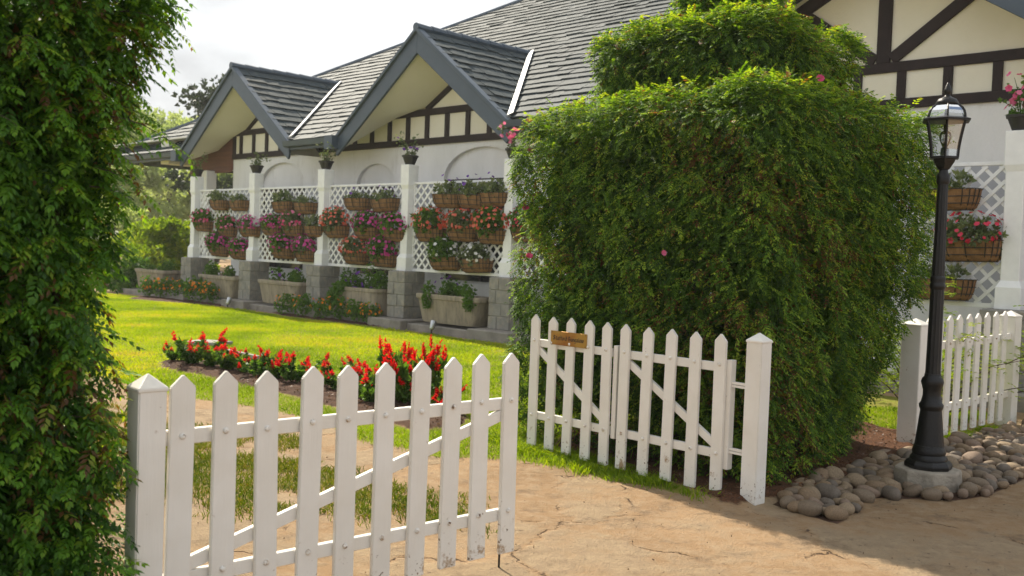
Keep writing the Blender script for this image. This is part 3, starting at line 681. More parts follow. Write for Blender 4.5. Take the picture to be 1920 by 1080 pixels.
# pots on the posts
def potmesh():
    return MB().lathe([(.09, 0), (.10, .02), (.15, .15), (.165, .155), (.17, .185), (.15, .185), (.14, .16)], 18).mesh('pot', smooth=40)
pot = potmesh(); pot.materials.append(M['blackpot'])
def stalks(seed, n=6, h=.4):
    r = random.Random(seed); mb = MB(); tips = []
    for k in range(n):
        a = r.uniform(0, 6.28); q = r.uniform(.1, .3); hh = h*r.uniform(.5, 1.1)
        p = [(.03*math.cos(a), .03*math.sin(a), .15), (q*.4*math.cos(a), q*.4*math.sin(a), .15+hh*.6), (q*math.cos(a), q*math.sin(a), .15+hh)]
        mb.tube(p, [.006, .005, .003], 5); tips += [p[1], p[2]]
    return mb, np.array(tips)
PN = ['leftmost', 'second', 'third', 'fourth', 'fifth', 'rightmost']
for i, v in enumerate(POSTV):
    t = empty('flower_pot', H2W(v, 0, 3.22), HROT+i, label='black pot with a straggly plant on top of the %s white trellis post' % PN[i], category='flower pot', group='black pots on the trellis posts')
    link('pot', pot, None, t)
    mb, tips = stalks(i, 7, .42 if i != 1 else .3); mb.build('stems', M['leaf'], t)
    n = 60; P = tips[rng.integers(0, len(tips), n)]+rng.normal(0, .035, (n, 3))
    V, F, T = scatter(LT, P, rand_dirs(n)+[0, 0, .3], rand_dirs(n), rng.uniform(.4, .8, n), rng.uniform(.2, .9, n))
    V2, F2, T2 = cluster(40, (.14, .14, .06), LT, s=(.5, .9), center=(0, 0, .19), shell=.2)
    V, F, T = merge([(V, F, T), (V2, F2, T2)])
    link('foliage', np_mesh('foliage', V, F, T), M['greyleaf' if i != 5 else 'leaf'], t)
    if i in (3, 4, 5):
        n = 5 if i == 3 else 22; P = tips[rng.integers(0, len(tips), n)]+rng.normal(0, .05, (n, 3))
        V, F, T = scatter(FT, P, rand_dirs(n)+[0, -.8, .3], rand_dirs(n), rng.uniform(1., 1.7, n), rng.uniform(0, 1, n))
        link('flowers', np_mesh('flowers', V, F, T), M['purple' if i == 3 else 'pink'], t)
# stone planters
def trough(w, d, h, flare=True):
    mb = MB(); rows = [(.80, .78, 0), (.84, .82, .05), (.90, .88, h*.45), (.955, .94, h*.80), (.96, .945, h-.10), (1.0, 1.0, h-.085), (1.01, 1.02, h-.03), (1.0, 1.0, h), (.92, .86, h), (.90, .84, h-.05)] if flare else \
        [(.97, .97, 0), (.97, .97, h-.08), (1, 1, h-.07), (1, 1, h), (.9, .85, h), (.9, .84, h-.05)]
    n = 40; V = []
    for a, b, z in rows:
        for k in range(n):
            t = 2*math.pi*k/n; e = .22
            V.append((a*w/2*math.copysign(abs(math.cos(t))**e, math.cos(t)), b*d/2*math.copysign(abs(math.sin(t))**e, math.sin(t)), z))
    m = len(rows); F = [(i*n+k, i*n+(k+1) % n, (i+1)*n+(k+1) % n, (i+1)*n+k) for i in range(m-1) for k in range(n)]+[tuple(range(n))[::-1], tuple(range((m-1)*n, m*n))]
    return mb.add(V, F).mesh('trough', smooth=35)
tr1 = trough(1.75, .62, .53); tr1.materials.append(M['planter']); tr2 = trough(1.5, .62, .53, False); tr2.materials.append(M['planter'])
PLN = [(-26.1, 0, 'low planter left of the leftmost stone pier', 'leaf', 0), (-22.45, 0, 'flared stone planter under the leftmost trellis bay', 'leaf', 4), (-19.6, 0, 'flared stone planter under the second trellis bay', 'leaf', 3), (-16.7, 1, 'square-edged planter under the third bay, trailing purple petunias over its rim', 'leaf', 16), (-13.85, 0, 'flared stone planter with ivy under the bay beside the topiary', 'leaf', 3)]
for i, (v, ty, lab, lf, nf) in enumerate(PLN):
    t = empty('stone_planter', H2W(v, -.12, .20), HROT, label=lab+(' with leafy plants' if i < 3 else ''), category='planter', group='stone planters between the piers')
    link('trough', tr2 if ty else tr1, None, t)
    parts = []
    n = 9 if i != 3 else 14
    for k in range(n):
        x = rng.uniform(-.7, .7); hh = rng.uniform(.08, .28) if i != 3 else rng.uniform(.15, .38)
        parts.append(cluster(45, (.14, .14, hh), LT, s=(.5, 1.0), center=(x, rng.uniform(-.15, .12), .51+hh*.5), shell=.2, up=.5))
    if i in (3, 4):
        for k in range(9 if i == 3 else 4): parts.append(cluster(40, (.12, .08, .16), LT, s=(.5, 1.), center=(rng.uniform(-.75, -.3) if i == 3 else (-.45 if k < 2 else .7), -.33, rng.uniform(.25, .52) if i == 3 else .42), shell=.2))
    V, F, T = merge(parts); link('foliage', np_mesh('foliage', V, F, T), M[lf], t)
    if nf:
        V, F, T = cluster(nf*2, (.62, .2, .2), FT, s=(1., 1.5), center=(0, -.05, .69), outward=1.2, up=.2, shell=.8, tint=(0, 1)); link('flowers', np_mesh('flowers', V, F, T), M['purple' if i != 1 else 'whitefl'], t)
# ------------------------------------------------------------------ marigolds by the plinth
def marigold_mesh(s):
    V, F, T = merge([cluster(150, (.30, .26, .19), LT, s=(.4, .9), center=(0, 0, .20), shell=.3, up=.5, zmin=.02), cluster(50, (.22, .2, .12), LT, s=(.5, .9), center=(0, 0, .33), shell=.3, up=.8)])
    a = np_mesh('foliage', V, F, T)
    V, F, T = cluster(s, (.27, .25, .20), [petal_t(7, .034, .35), petal_t(7, .03, .6)], s=(.9, 1.3), center=(0, 0, .27), outward=1.2, up=.7, shell=.9, tint=(0, 1), zmin=.2)
    b = np_mesh('flowers', V, F, T); b.materials.append(M['orange']); return a, b
mgs = [marigold_mesh(k) for k in (16, 22, 12)]
for me, _ in mgs: me.materials.append(M['leaf'])
MG = [(-9.5, 26.0), (-9.0, 25.8), (-8.45, 25.4), (-7.85, 24.7), (-7.35, 24.3), (-4.85, 21.5), (-4.4, 21.1), (-3.95, 20.65), (-3.55, 20.4), (-3.15, 20.05), (-2.8, 19.8)]
mo = ['first', 'second', 'third', 'fourth', 'fifth', 'sixth']
for i, (x, y) in enumerate(MG):
    far = i < 5
    t = empty('marigold_plant', (x, y, .03), i*1.3, label='orange marigold, %s from left in the %s' % (mo[i if far else i-5], 'clump at the lawn far left' if far else 'row before the middle planters'), category='flowering plant', group='marigolds along the house front')
    a, b = mgs[i % 3]; sc = (1.15 if far else .95)*rng.uniform(.85, 1.1)
    link('foliage', a, None, t); link('flowers', b, None, t); t.scale = (sc, sc, sc*1.15)
# ------------------------------------------------------------------ red salvias in the bed
ST = [tuft_t(5, .085, .026, .9, s+20) for s in range(3)]
def salvia_mesh(seed, nst, h):
    r = random.Random(seed); mb = MB(); fol = []; flo = []
    for k in range(nst):
        a = r.uniform(0, 6.28); q = r.uniform(.03, .16); hh = h*r.uniform(.5, 1.05); top = np.array([q*math.cos(a)*1.5+r.gauss(0, .03), q*math.sin(a)*1.5+r.gauss(0, .03), hh])
        base = np.array([q*.3*math.cos(a), q*.3*math.sin(a), 0])
        mb.tube([base, (base+top)/2+[0, 0, .02], top], [.006, .005, .003], 5)
        n = 12; tt = rng.uniform(.12, .85, n)[:, None]; P = base+(top-base)*tt
        fol.append(scatter(ST, P, rand_dirs(n)*[1, 1, .3]+[0, 0, .15], np.tile([0, 0, 1.], (n, 1))+rand_dirs(n)*.3, rng.uniform(.55, 1.05, n), rng.uniform(.1, .9, n)))
        if r.random() < .88:
            L = h*r.uniform(.20, .36); n = int(16+L*60); tt = rng.uniform(0, 1, n)
            d = rand_dirs(n)*[1, 1, .35]; P = top+np.array([q*2.2*math.cos(a)+r.gauss(0, .18), q*2.2*math.sin(a)+r.gauss(0, .18), 1])*(tt*L-.04)[:, None]
            flo.append(scatter([tuft_t(3, .038, .0075, .5, 50)], P, d+[0, 0, .45], rand_dirs(n), (1.15-.75*tt), rng.uniform(0, 1, n)))
    V, F, T = merge(fol); f = np_mesh('foliage', V, F, T); f.materials.append(M['leaf'])
    V, F, T = merge(flo); g = np_mesh('flower_spikes', V, F, T); g.materials.append(M['red'])
    s = mb.mesh('stems'); s.materials.append(M['leaf']); return f, g, s
sal = [salvia_mesh(s, n, .36) for s, n in ((1, 7), (2, 9), (3, 8), (4, 10))]
salB = [salvia_mesh(s, n, .36) for s, n in ((5, 13), (6, 14))]
SV = [(-4.26, 12.6, .85), (-3.95, 12.35, 1.1), (-3.68, 12.2, 1.15), (-3.4, 11.95, .85), (-3.15, 11.74, .9), (-2.9, 11.5, .9), (-2.65, 11.35, .95), (-2.4, 11.1, 1.0), (-2.1, 10.9, .85), (-1.85, 10.65, .85), (-1.62, 10.4, .95), (-1.42, 10.15, 1.05), (-1.2, 10.1, 1.55), (-1.0, 9.85, 1.7), (-.8, 10.0, 1.6), (-1.35, 9.85, 1.15), (-.62, 9.45, .75), (-.5, 9.15, .55), (-.72, 9.55, 1.0)]
od = ['first', 'second', 'third', 'fourth', 'fifth', 'sixth', 'seventh', 'eighth', 'ninth', 'tenth', 'eleventh', 'twelfth', 'thirteenth', 'fourteenth', 'fifteenth', 'sixteenth', 'seventeenth', 'eighteenth', 'nineteenth']
for rank, (x, y, s) in enumerate(sorted(SV, key=lambda q: q[0]/q[1])):
    big = s > 1.4
    t = empty('salvia_plant', (x, y, .05), rank*2.1, label='%s red salvia, %s from the left along the curved bed' % ('tall' if big else ('small' if s < .8 else 'low leafy'), od[rank]), category='flowering plant', group='red salvias in the curved bed')
    f, g, st = (salB if big else sal)[rank % (2 if big else 4)]
    link('foliage', f, None, t); link('flower_spikes', g, None, t); link('stems', st, None, t); s = s*.97 if big else s*.93; q_ = min(s, 1.15) if big else s*1.2; t.scale = (q_, q_, s*.95); t.rotation_euler = (rng.normal(0, .10), rng.normal(0, .10), rank*2.1)
# slab and kerb bar on the lawn, garden spotlights
MB().prism([(-.5, -.3, 0), (.35, -.42, 0), (.55, .15, 0), (-.3, .4, 0)], (0, 0, .05)).build('stone_slab', M['slab'], None, bevel=.012, label='flat pale stone slab lying on the lawn behind the salvia bed', category='slab').location = (-4.55, 15.0, .02)
MB().box(-.75, .75, -.045, .045, 0, .075).build('edging_bar', M['slab'], None, bevel=.008, label='narrow pale concrete edging bar on the lawn behind the red flowers', category='edging')
bpy.data.objects['stone_slab'].scale = (.62, .62, 1)
o = bpy.data.objects['edging_bar']; o.scale = (.8, .6, .7); o.location = (-3.75, 13.7, .02); o.rotation_euler.z = R(-48)
for k, (x, y, lb) in enumerate([(-1.45, 18.25, 'small silver garden spotlight tilted up before the topiary-side planter'), (-6.65, 23.3, 'small silver garden spotlight before the leftmost planters')]):
    t = empty('garden_spotlight', (x, y, .02), R(30), label=lb, category='spotlight', group='garden spotlights at the lawn edge')
    d = Vector((.35, .2, 1)).normalized(); b = Vector((0, 0, .07))
    MB().tube([b, b+d*.02, b+d*.15, b+d*.17], [.035, .05, .055, .058], 14).build('housing', M['steel'], t, smooth=40)
    MB().tube([(0, 0, -.05), (0, 0, .08)], .012, 8).box(-.03, .03, -.03, .03, -.01, .012).build('stake', M['iron'], t)
# ------------------------------------------------------------------ gates, posts, fence (local axes: x along the fence line, y into the garden)
P2 = Vector((1.65, 6.45, 0)); FA = math.atan2(.674, .739)
def F2W(a, b, z=0):
    return Vector((P2.x+math.cos(FA)*a-math.sin(FA)*b, P2.y+math.sin(FA)*a+math.cos(FA)*b, z))
def picket(w=.086, t=.022, h=1.0, tip=.048):
    return MB().prism([(-w/2, 0, 0), (w/2, 0, 0), (w/2, 0, h-tip), (0, 0, h), (-w/2, 0, h-tip)], (0, -t, 0)).mesh('picket', bevel=.0035, seg=2)
bolt = MB().lathe([(.013, 0), (.0125, .004), (.009, .009), (.004, .0115)], 10).mesh('bolt', smooth='all'); bolt.materials.append(M['white'])
pk = [picket(w=.099), picket(w=.092, h=1.065), picket(w=.105, h=1.10)]
for q in pk: q.materials.append(M['white'])
def gate_post(a, b, w, h, lab, rz=0, deep=.05):
    t = empty('gate_post', F2W(a, b, 0), FA+rz, label=lab, category='gate post')
    MB().box(-w/2, w/2, -w/2, w/2, -deep, h-.045).build('shaft', M['white'], t, bevel=.005, seg=2)
    c = w/2+.004
    MB().add([(-c, -c, h-.044), (c, -c, h-.044), (c, c, h-.044), (-c, c, h-.044), (0, 0, h+.008), (-c, -c, h-.058), (c, -c, h-.058), (c, c, h-.058), (-c, c, h-.058)],
             [(0, 1, 4), (1, 2, 4), (2, 3, 4), (3, 0, 4), (5, 6, 1, 0), (6, 7, 2, 1), (7, 8, 3, 2), (8, 5, 0, 3), (8, 7, 6, 5)]).build('cap', M['white'], t, bevel=.003)
    return t
gate_post(-4.062, 0, .108, 1.085, 'white square gate post half covered by the tall left hedge')
gate_post(-.01, .03, .118, 1.12, 'white square gate post with chipped foot beside the topiary')
gate_post(2.95, .40, .175, 1.13, 'white square fence post behind the black lamp post')
gate_post(5.02, .40, .16, 1.17, 'white square fence post against the stone pier at the right')
def put(me, name, parent, loc, rot=(0, 0, 0), **p):
    o = link(name, me, None, parent, **p); o.location = loc; o.rotation_euler = rot; return o
def bolts(o, zs, t=.022):
    for z in zs: put(bolt, 'bolt', o, (0, -t, z), (R(90), 0, 0))
# closed gate
g1 = empty('picket_gate', F2W(-4.0, 0), FA, label='closed white picket gate in front, with diagonal brace rising to the right', category='gate')
for i in range(10):
    o = put(pk[0], 'picket', g1, (.045+.1895*i+rng.normal(0, .003), -.028, .083+.0012*i+rng.normal(0, .003)), (rng.normal(0, .004), rng.normal(0, .007), rng.normal(0, .012))); bolts(o, (.765, .215))
for z in (.842, .288): MB().box(.0, 1.80, -.0275, .004, z-.029, z+.029).build('rail', M['white'], g1, bevel=.003)
MB().bar((.06, -.0135, .33), (1.76, -.0135, .80), .055, .026).build('brace', M['white'], g1, bevel=.003)
MB().tube([(1.765, .02, .26), (1.765, .02, -.05)], .006, 8).build('drop_rod', M['wire'], g1)
MB().box(-.06, .06, .004, .010, .82, .86).box(-.06, .06, .004, .010, .27, .31).build('hinge', M['wire'], g1)
# open gate, swung back along the topiary
g2 = empty('picket_gate', F2W(-.045, .0), FA+R(90), label='open white picket gate folded back along the topiary, brass plaque on its pickets', category='gate')
for i, b in enumerate([2.06, 1.863, 1.673, 1.475, 1.285, 1.113, .908, .697, .483, .270]):
    o = put(pk[1], 'picket', g2, (b, .028, .035+rng.normal(0, .003)), (0, rng.normal(0, .006), R(180)+rng.normal(0, .008))); bolts(o, (.86, .265))
for a, b in ((1.245, 2.08), (.25, 1.15)):
    for z in (.875, .295): MB().box(a, b, -.004, .0275, z-.030, z+.030).build('rail', M['white'], g2, bevel=.003)
    MB().bar((a+.02, .0135, .33), (b-.02, .0135, .84), .055, .026).build('brace', M['white'], g2, bevel=.003)
MB().box(1.195, 1.235, -.03, .027, .24, .93).build('stile', M['white'], g2, bevel=.003)
MB().box(.195, .235, -.03, .027, .20, .93).build('stile', M['white'], g2, bevel=.003)
for z in (.80, .78, .36, .34): MB().box(.06, .20, -.012, .012, z-.028, z-.012).build('hinge', M['white'], g2)
MB().tube([(1.10, .0, .05), (1.10, .0, -.05)], .008, 8).build('drop_rod', M['bark'], g2)
# plaque
pq = empty('name_plaque', F2W(-.045, 0)+Vector((0, 0, 0)), FA+R(90), label='small brass name plaque reading Stafford Bungalow on the open gate', category='sign')
MB().box(1.482, 1.868, .0512, .056, .882, .990).build('plate', M['brass'], pq, bevel=.0015)
sc = MB()
for x in (1.495, 1.855):
    for z in (.893, .979): sc.tube([(x, .0555, z), (x, .0575, z)], .004, 8)
sc.build('screw', M['letter'], pq)
G = {  # broad-nib strokes, unit x-height 1, ascender 1.6
 'S': ([[(1.0, 1.35), (.6, 1.55), (.15, 1.25), (.25, .95), (.85, .65), (.9, .25), (.45, 0), (0, .25)], [(.5, 1.5), (.5, .1)]], 1.25),
 't': ([[(.3, 1.35), (.3, .2), (.5, 0), (.7, .15)], [(.05, 1), (.65, 1)]], .8), 'a': ([[(.1, .9), (.4, 1), (.65, .85), (.65, .2), (.8, 0)], [(.65, .6), (.15, .45), (.1, .15), (.35, 0), (.65, .2)]], .95),
 'f': ([[(.75, 1.45), (.5, 1.55), (.3, 1.3), (.3, 0)], [(.05, 1), (.65, 1)]], .72), 'o': ([[(.4, 1), (.1, .8), (.1, .2), (.4, 0), (.7, .2), (.7, .8), (.4, 1)]], .92), 'r': ([[(.2, 1), (.2, .0)], [(.2, .8), (.5, 1), (.7, .85)]], .8),
 'd': ([[(.15, 1.55), (.7, 1.0), (.7, .2), (.4, 0), (.1, .2), (.1, .75), (.6, .9)]], .92), 'B': ([[(.2, 1.5), (.2, 0)], [(0, 1.4), (.5, 1.55), (.85, 1.25), (.4, .85), (.9, .6), (.9, .2), (.5, 0), (.1, .05)]], 1.2),
 'u': ([[(.15, 1), (.15, .2), (.4, 0), (.7, .2)], [(.7, 1), (.7, .0)]], .95), 'n': ([[(.15, 1), (.15, 0)], [(.15, .8), (.45, 1), (.7, .8), (.7, 0)]], .95), 'g': ([[(.7, .9), (.4, 1), (.1, .8), (.1, .25), (.4, .05), (.7, .25)], [(.7, 1), (.7, -.35), (.4, -.55), (.1, -.4)]], .95),
 'l': ([[(.2, 1.55), (.2, .15), (.4, 0)]], .55), 'w': ([[(.1, 1), (.1, .2), (.3, 0), (.5, .2), (.5, 1)], [(.5, .2), (.75, 0), (.95, .3), (.95, .8), (.8, 1)]], 1.15), ' ': ([], .55)}
tx = MB(); s = .0215; nib = Vector((.05, 0, .05))*s*2.1
width = sum(G[c][1] for c in 'Stafford Bungalow')*s
x = 1.675+width/2
for ch in 'Stafford Bungalow':
    for st in G[ch][0]:
        for p, q in zip(st[:-1], st[1:]):
            p3 = Vector((x-p[0]*s, .0572, .922+p[1]*s)); q3 = Vector((x-q[0]*s, .0572, .922+q[1]*s))
            nb = Vector((-nib.x, 0, nib.z)); tx.add([p3-nb, p3+nb, q3+nb, q3-nb], [(0, 1, 2, 3)])
    x -= G[ch][1]*s
link('lettering', tx.mesh('lettering'), M['letter'], pq)
# side fence
g3 = empty('picket_fence', F2W(2.92, .40), FA, label='short white picket fence between two posts behind the black lamp post', category='fence')
for i in range(9):
    o = put(pk[2], 'picket', g3, (.17+.2035*i, -.045, .05+.004*i), (0, rng.normal(0, .004), 0)); bolts(o, (.84, .27))
for z in (.88, .30): MB().hexa([(.08, -.044, z-.04), (2.03, -.044, z+.0), (2.03, -.004, z), (.08, -.004, z-.04), (.08, -.044, z+.03), (2.03, -.044, z+.07), (2.03, -.004, z+.07), (.08, -.004, z+.03)]).build('rail', M['white'], g3, bevel=.003)
# ------------------------------------------------------------------ lamp post
LX, LY = 3.085, 7.2
lp = empty('lamp_post', (LX-.01, LY, 0), R(10), label='black cast iron lamp post with glass lantern on an octagonal concrete base', category='lamp post')
o8 = math.pi/8
MB().lathe([(.235, -.06), (.238, .05), (.232, .125), (.222, .135)], 8, ph=o8).build('concrete_base', M['conc'], lp, bevel=.006)
MB().lathe([(.165, .136), (.168, .165), (.150, .19), (.128, .20)], 8, ph=o8).build('foot_flange', M['iron'], lp, bevel=.005)
MB().lathe([(.128, .195), (.13, .21), (.112, .235), (.117, .25), (.112, .27), (.104, .30)], 32).lathe([(.104, .29), (.098, .34), (.074, .56)], 32, flute=.06).lathe([(.074, .555), (.082, .575), (.085, .595), (.072, .615), (.062, .66), (.062, .70), (.072, .735), (.078, .76), (.072, .785), (.058, .80), (.056, .82)], 32).build('pedestal', M['iron'], lp, smooth=50)
MB().lathe([(.054, .81), (.052, .85), (.046, 1.44)], 24, flute=.09).lathe([(.046, 1.43), (.053, 1.445), (.053, 1.47), (.048, 1.48), (.053, 1.50), (.053, 1.52), (.046, 1.53)], 24).lathe([(.044, 1.52), (.036, 2.20)], 24, flute=.09).lathe([(.040, 2.19), (.046, 2.205), (.046, 2.255), (.034, 2.27), (.028, 2.30)], 24).build('pole', M['iron'], lp, smooth=50)
# lantern
ZB = 2.385; ZT = 2.64
def hexp(r, z, k): return Vector((r*math.cos(k*math.pi/3), r*math.sin(k*math.pi/3), z))
ln = MB().lathe([(.024, 2.29), (.045, 2.30), (.075, 2.345), (.085, 2.37), (.108, 2.372), (.108, ZB), (.10, ZB+.004)], 6)
def wid(t): return .100+.042*t**1.5
for k in range(6):
    ln.tube([hexp(wid(t), ZB+(ZT-ZB)*t, k) for t in np.linspace(0, 1, 6)], .0085, 6)
ln.lathe([(.138, ZT-.006), (.178, ZT-.002), (.180, ZT+.012), (.140, ZT+.026), (.134, ZT+.024)], 6)
def dome(t): return .140*math.cos(t*1.25)**.62
for k in range(6): ln.tube([hexp(dome(t), ZT+.022+.105*math.sin(t*1.25), k) for t in np.linspace(0, 1, 6)], .0075, 6)
lano = ln.build('lantern_frame', M['iron'], lp, bevel=0)
gl = MB()
for k in range(6):
    for i in range(5):
        t0, t1 = i/5, (i+1)/5
        gl.add([hexp(wid(t0)*.985, ZB+(ZT-ZB)*t0, k), hexp(wid(t0)*.985, ZB+(ZT-ZB)*t0, k+1), hexp(wid(t1)*.985, ZB+(ZT-ZB)*t1, k+1), hexp(wid(t1)*.985, ZB+(ZT-ZB)*t1, k)], [(0, 1, 2, 3)])
        gl.add([hexp(dome(t0)*.98, ZT+.022+.105*math.sin(t0*1.25), k), hexp(dome(t0)*.98, ZT+.022+.105*math.sin(t0*1.25), k+1), hexp(dome(t1)*.98, ZT+.022+.105*math.sin(t1*1.25), k+1), hexp(dome(t1)*.98, ZT+.022+.105*math.sin(t1*1.25), k)], [(0, 1, 2, 3)])
gl.build('glass_panes', M['glass'], lano)
MB().lathe([(.06, 2.748), (.075, 2.76), (.078, 2.775), (.062, 2.80), (.03, 2.815), (.018, 2.825), (.018, 2.835), (.028, 2.85), (.026, 2.87), (.014, 2.90), (.003, 2.92)], 20).build('finial', M['iron'], lp, smooth=50)
MB().lathe([(.028, ZB), (.028, ZB+.06), (.020, ZB+.07)], 14).build('bulb_socket', M['iron'], lp, smooth=40)
MB().lathe([(.016, ZB+.07), (.03, ZB+.10), (.042, ZB+.14), (.036, ZB+.175), (.015, ZB+.19)], 16).build('bulb', M['glass'], lp, smooth='all')
# ------------------------------------------------------------------ cobbles
def cobble(seed):
    r = np.random.default_rng(seed); bm = bmesh.new(); bmesh.ops.create_icosphere(bm, subdivisions=3, radius=1)
    ax = np.array([1.0, r.uniform(.62, .85), r.uniform(.48, .66)]); ph = r.uniform(0, 6, 9)
    for v in bm.verts:
        c = np.array(v.co); k = 1+.07*math.sin(2.1*c[0]+ph[0])+.07*math.sin(2.6*c[1]+ph[1])+.05*math.sin(3.3*c[2]+ph[2])+.04*math.sin(4*c[0]+3*c[1]+ph[3])
        c = np.sign(c)*np.abs(c)**.9
        v.co = Vector(c*ax*k)
    me = bpy.data.meshes.new('cobble'); bm.to_mesh(me); bm.free(); me.polygons.foreach_set('use_smooth', [True]*len(me.polygons)); return me
cob = [cobble(s) for s in range(10)]
for i, me in enumerate(cob): me.materials.append(M['rock'][i % 5])
cp = []; tries = 0
while tries < 26000 and len(cp) < 299:
    tries += 1
    x = rng.uniform(1.6, 5.7); y = rng.uniform(5.9, 10.2)
    if poly_sd(np.array([x]), np.array([y]), COBB)[0] < .03: continue
    if math.hypot(x-LX, y-LY) < .30: continue
    p = F2W(0, 0); dx, dy = x-P2.x, y-P2.y; a = dx*math.cos(FA)+dy*math.sin(FA); b = -dx*math.sin(FA)+dy*math.cos(FA)
    if a > 2.8 and b > .27: continue
    if abs(a) < .16 and abs(b) < .16: continue
    rr = rng.choice([.040, .050, .058, .066, .078])*rng.uniform(.9, 1.1)
    if all((x-q[0])**2+(y-q[1])**2 > (.76*(rr+q[2]))**2 for q in cp): cp.append((x, y, rr))
for i, (x, y, rr) in enumerate(cp):
    o = link('river_cobble', cob[i % 10], None, None, label='rounded river cobble packed among others in the strip around the lamp post', category='cobble', group='river cobbles around the lamp post')
    o.location = (x, y, .012+rr*.36); o.scale = (rr*1.15, rr*1.12, rr*1.18); o.rotation_euler = (rng.normal(0, .2), rng.normal(0, .2), rng.uniform(0, 6.28))
# soil under the cobbles is part of the ground; loose grit and dead leaves on the sand
n = 600; gx = rng.uniform(-3.5, 5, n); gy = rng.uniform(3.9, 8.2, n)
D = rand_dirs(n); D[:, 2] *= .15
V, F, T = scatter([tuft_t(1, .02, .006, 0, 3), tuft_t(2, .012, .005, 1, 5)], np.stack([gx, gy, np.full(n, .012)], -1), D, np.tile([0, 0, 1.], (n, 1))+rand_dirs(n)*.3, rng.uniform(.3, 1.2, n), rng.uniform(.3, 1, n))
link('leaf_litter', np_mesh('leaf_litter', V, F, T), leafmat('dead_leaf', [(0, (.05, .03, .02)), (.6, (.14, .08, .045)), (1, (.25, .17, .09))], .1), kind='stuff', label='dry leaf scraps and grit scattered over the sandy path', category='leaf litter')
n = 9000; gx = rng.uniform(-4.6, 4.2, n); gy = rng.uniform(6.2, 13.2, n)
zz = zones(gx, gy); k = (zz[3]+zz[2]) > .5; gx, gy = gx[k], gy[k]; n = len(gx); D = rand_dirs(n); D[:, 2] *= .3
V, F, T = scatter([tuft_t(1, .035, .008, 0, 3), tuft_t(3, .028, .006, 1, 5), tuft_t(1, .06, .003, 0, 6)], np.stack([gx, gy, .05+rng.uniform(0, .03, n)], -1), D, np.tile([0, 0, 1.], (n, 1))+rand_dirs(n)*.5, rng.uniform(.5, 1.5, n), rng.uniform(0, .9, n))
link('mulch_litter', np_mesh('mulch_litter', V, F, T), leafmat('bark_mulch', [(0, (.05, .025, .014)), (.6, (.13, .06, .03)), (1, (.26, .14, .07))], .1), kind='stuff', label='red brown leaf mulch under the topiary and the flower bed', category='mulch')
# ------------------------------------------------------------------ grass
def blades(n, poly_box, dens, h, w, near=False):
    x = rng.uniform(poly_box[0], poly_box[1], n); y = rng.uniform(poly_box[2], poly_box[3], n)
    k = dens(x, y) > rng.uniform(0, 1, n); x, y = x[k], y[k]; n = len(x)
    hh = h*rng.uniform(.5, 1.2, n)*(.6+.8*fbm(x*1.3, y*1.3, 3, 55)); ww = w*rng.uniform(.7, 1.3, n)
    a = rng.uniform(0, 6.283, n); ln = rng.normal(0, .55, (n, 2))
    b = np.stack([x, y, np.full(n, .0)], -1); s = np.stack([np.cos(a), np.sin(a), 0*a], -1)*ww[:, None]
    mid = b+np.stack([ln[:, 0]*hh*.3, ln[:, 1]*hh*.3, hh*.6], -1); tip = b+np.stack([ln[:, 0]*hh, ln[:, 1]*hh, hh], -1)
    V = np.stack([b-s, b+s, mid+s*.7, tip, mid-s*.7], 1).reshape(-1, 3); F = np.arange(n*5).reshape(n, 5)
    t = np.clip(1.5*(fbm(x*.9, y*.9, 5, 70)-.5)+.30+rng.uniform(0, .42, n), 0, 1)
    if near: t = t*(.45+.55*sstep(9.5, 13, y+.35*x))  # near strip tinted darker: shadows and weaker backlight put into blade colour
    return V, F, t
def dl(x, y):
    l, p, b, m = zones(x, y); return l*(y > 4)
def dnear(x, y): return zones(x, y)[0]
def dpatch(x, y):
    l, p, b, m = zones(x, y); return p*(1-l)
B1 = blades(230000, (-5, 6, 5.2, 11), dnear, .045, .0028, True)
B2 = blades(420000, (-12, 4, 11, 27), dl, .045, .0055)
V, F, T = blades(210000, (-5, 1, 5.0, 10.2), dpatch, .036, .0034); T = np.where(rng.uniform(0, 1, len(T)) < .14, .97, T*.95)
link('rough_grass', np_mesh('rough_grass', V, F, T), M['roughgrass'], kind='stuff', label='patchy olive grass behind the closed gate', category='grass')
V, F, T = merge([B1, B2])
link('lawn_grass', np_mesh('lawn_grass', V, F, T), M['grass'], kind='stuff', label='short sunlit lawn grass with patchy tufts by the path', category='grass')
# longer tufts under the open gate and at the fence foot
def tg(n, pts, h):
    P = np.array(pts)[rng.integers(0, len(pts), n)]+rng.normal(0, .07, (n, 2))
    x, y = P[:, 0], P[:, 1]; a = rng.uniform(0, 6.283, n); hh = h*rng.uniform(.4, 1.2, n); ln = rng.normal(0, .6, (n, 2)); s = np.stack([np.cos(a), np.sin(a), 0*a], -1)*.003
    b = np.stack([x, y, 0*x], -1); mid = b+np.stack([ln[:, 0]*hh*.35, ln[:, 1]*hh*.35, hh*.65], -1); tip = b+np.stack([ln[:, 0]*hh, ln[:, 1]*hh, hh*.9], -1)
    return np.stack([b-s, b+s, mid+s*.7, tip, mid-s*.7], 1).reshape(-1, 3), np.arange(n*5).reshape(n, 5), rng.uniform(.05, .7, n)
pts = [tuple(F2W(-.04+rng.normal(0, .10), b)[:2]) for b in list(np.linspace(1.3, 2.6, 26))+[.3, .75, .8, 1.05]]+[tuple(F2W(a, .33)[:2]) for a in (3.6, 3.7, 3.9, 4.4, 4.5)]
V, F, T = tg(8000, pts, .075)
link('grass_tufts', np_mesh('grass_tufts', V, F, T), M['grass'], kind='stuff', label='longer grass tufts under the open gate', category='grass')
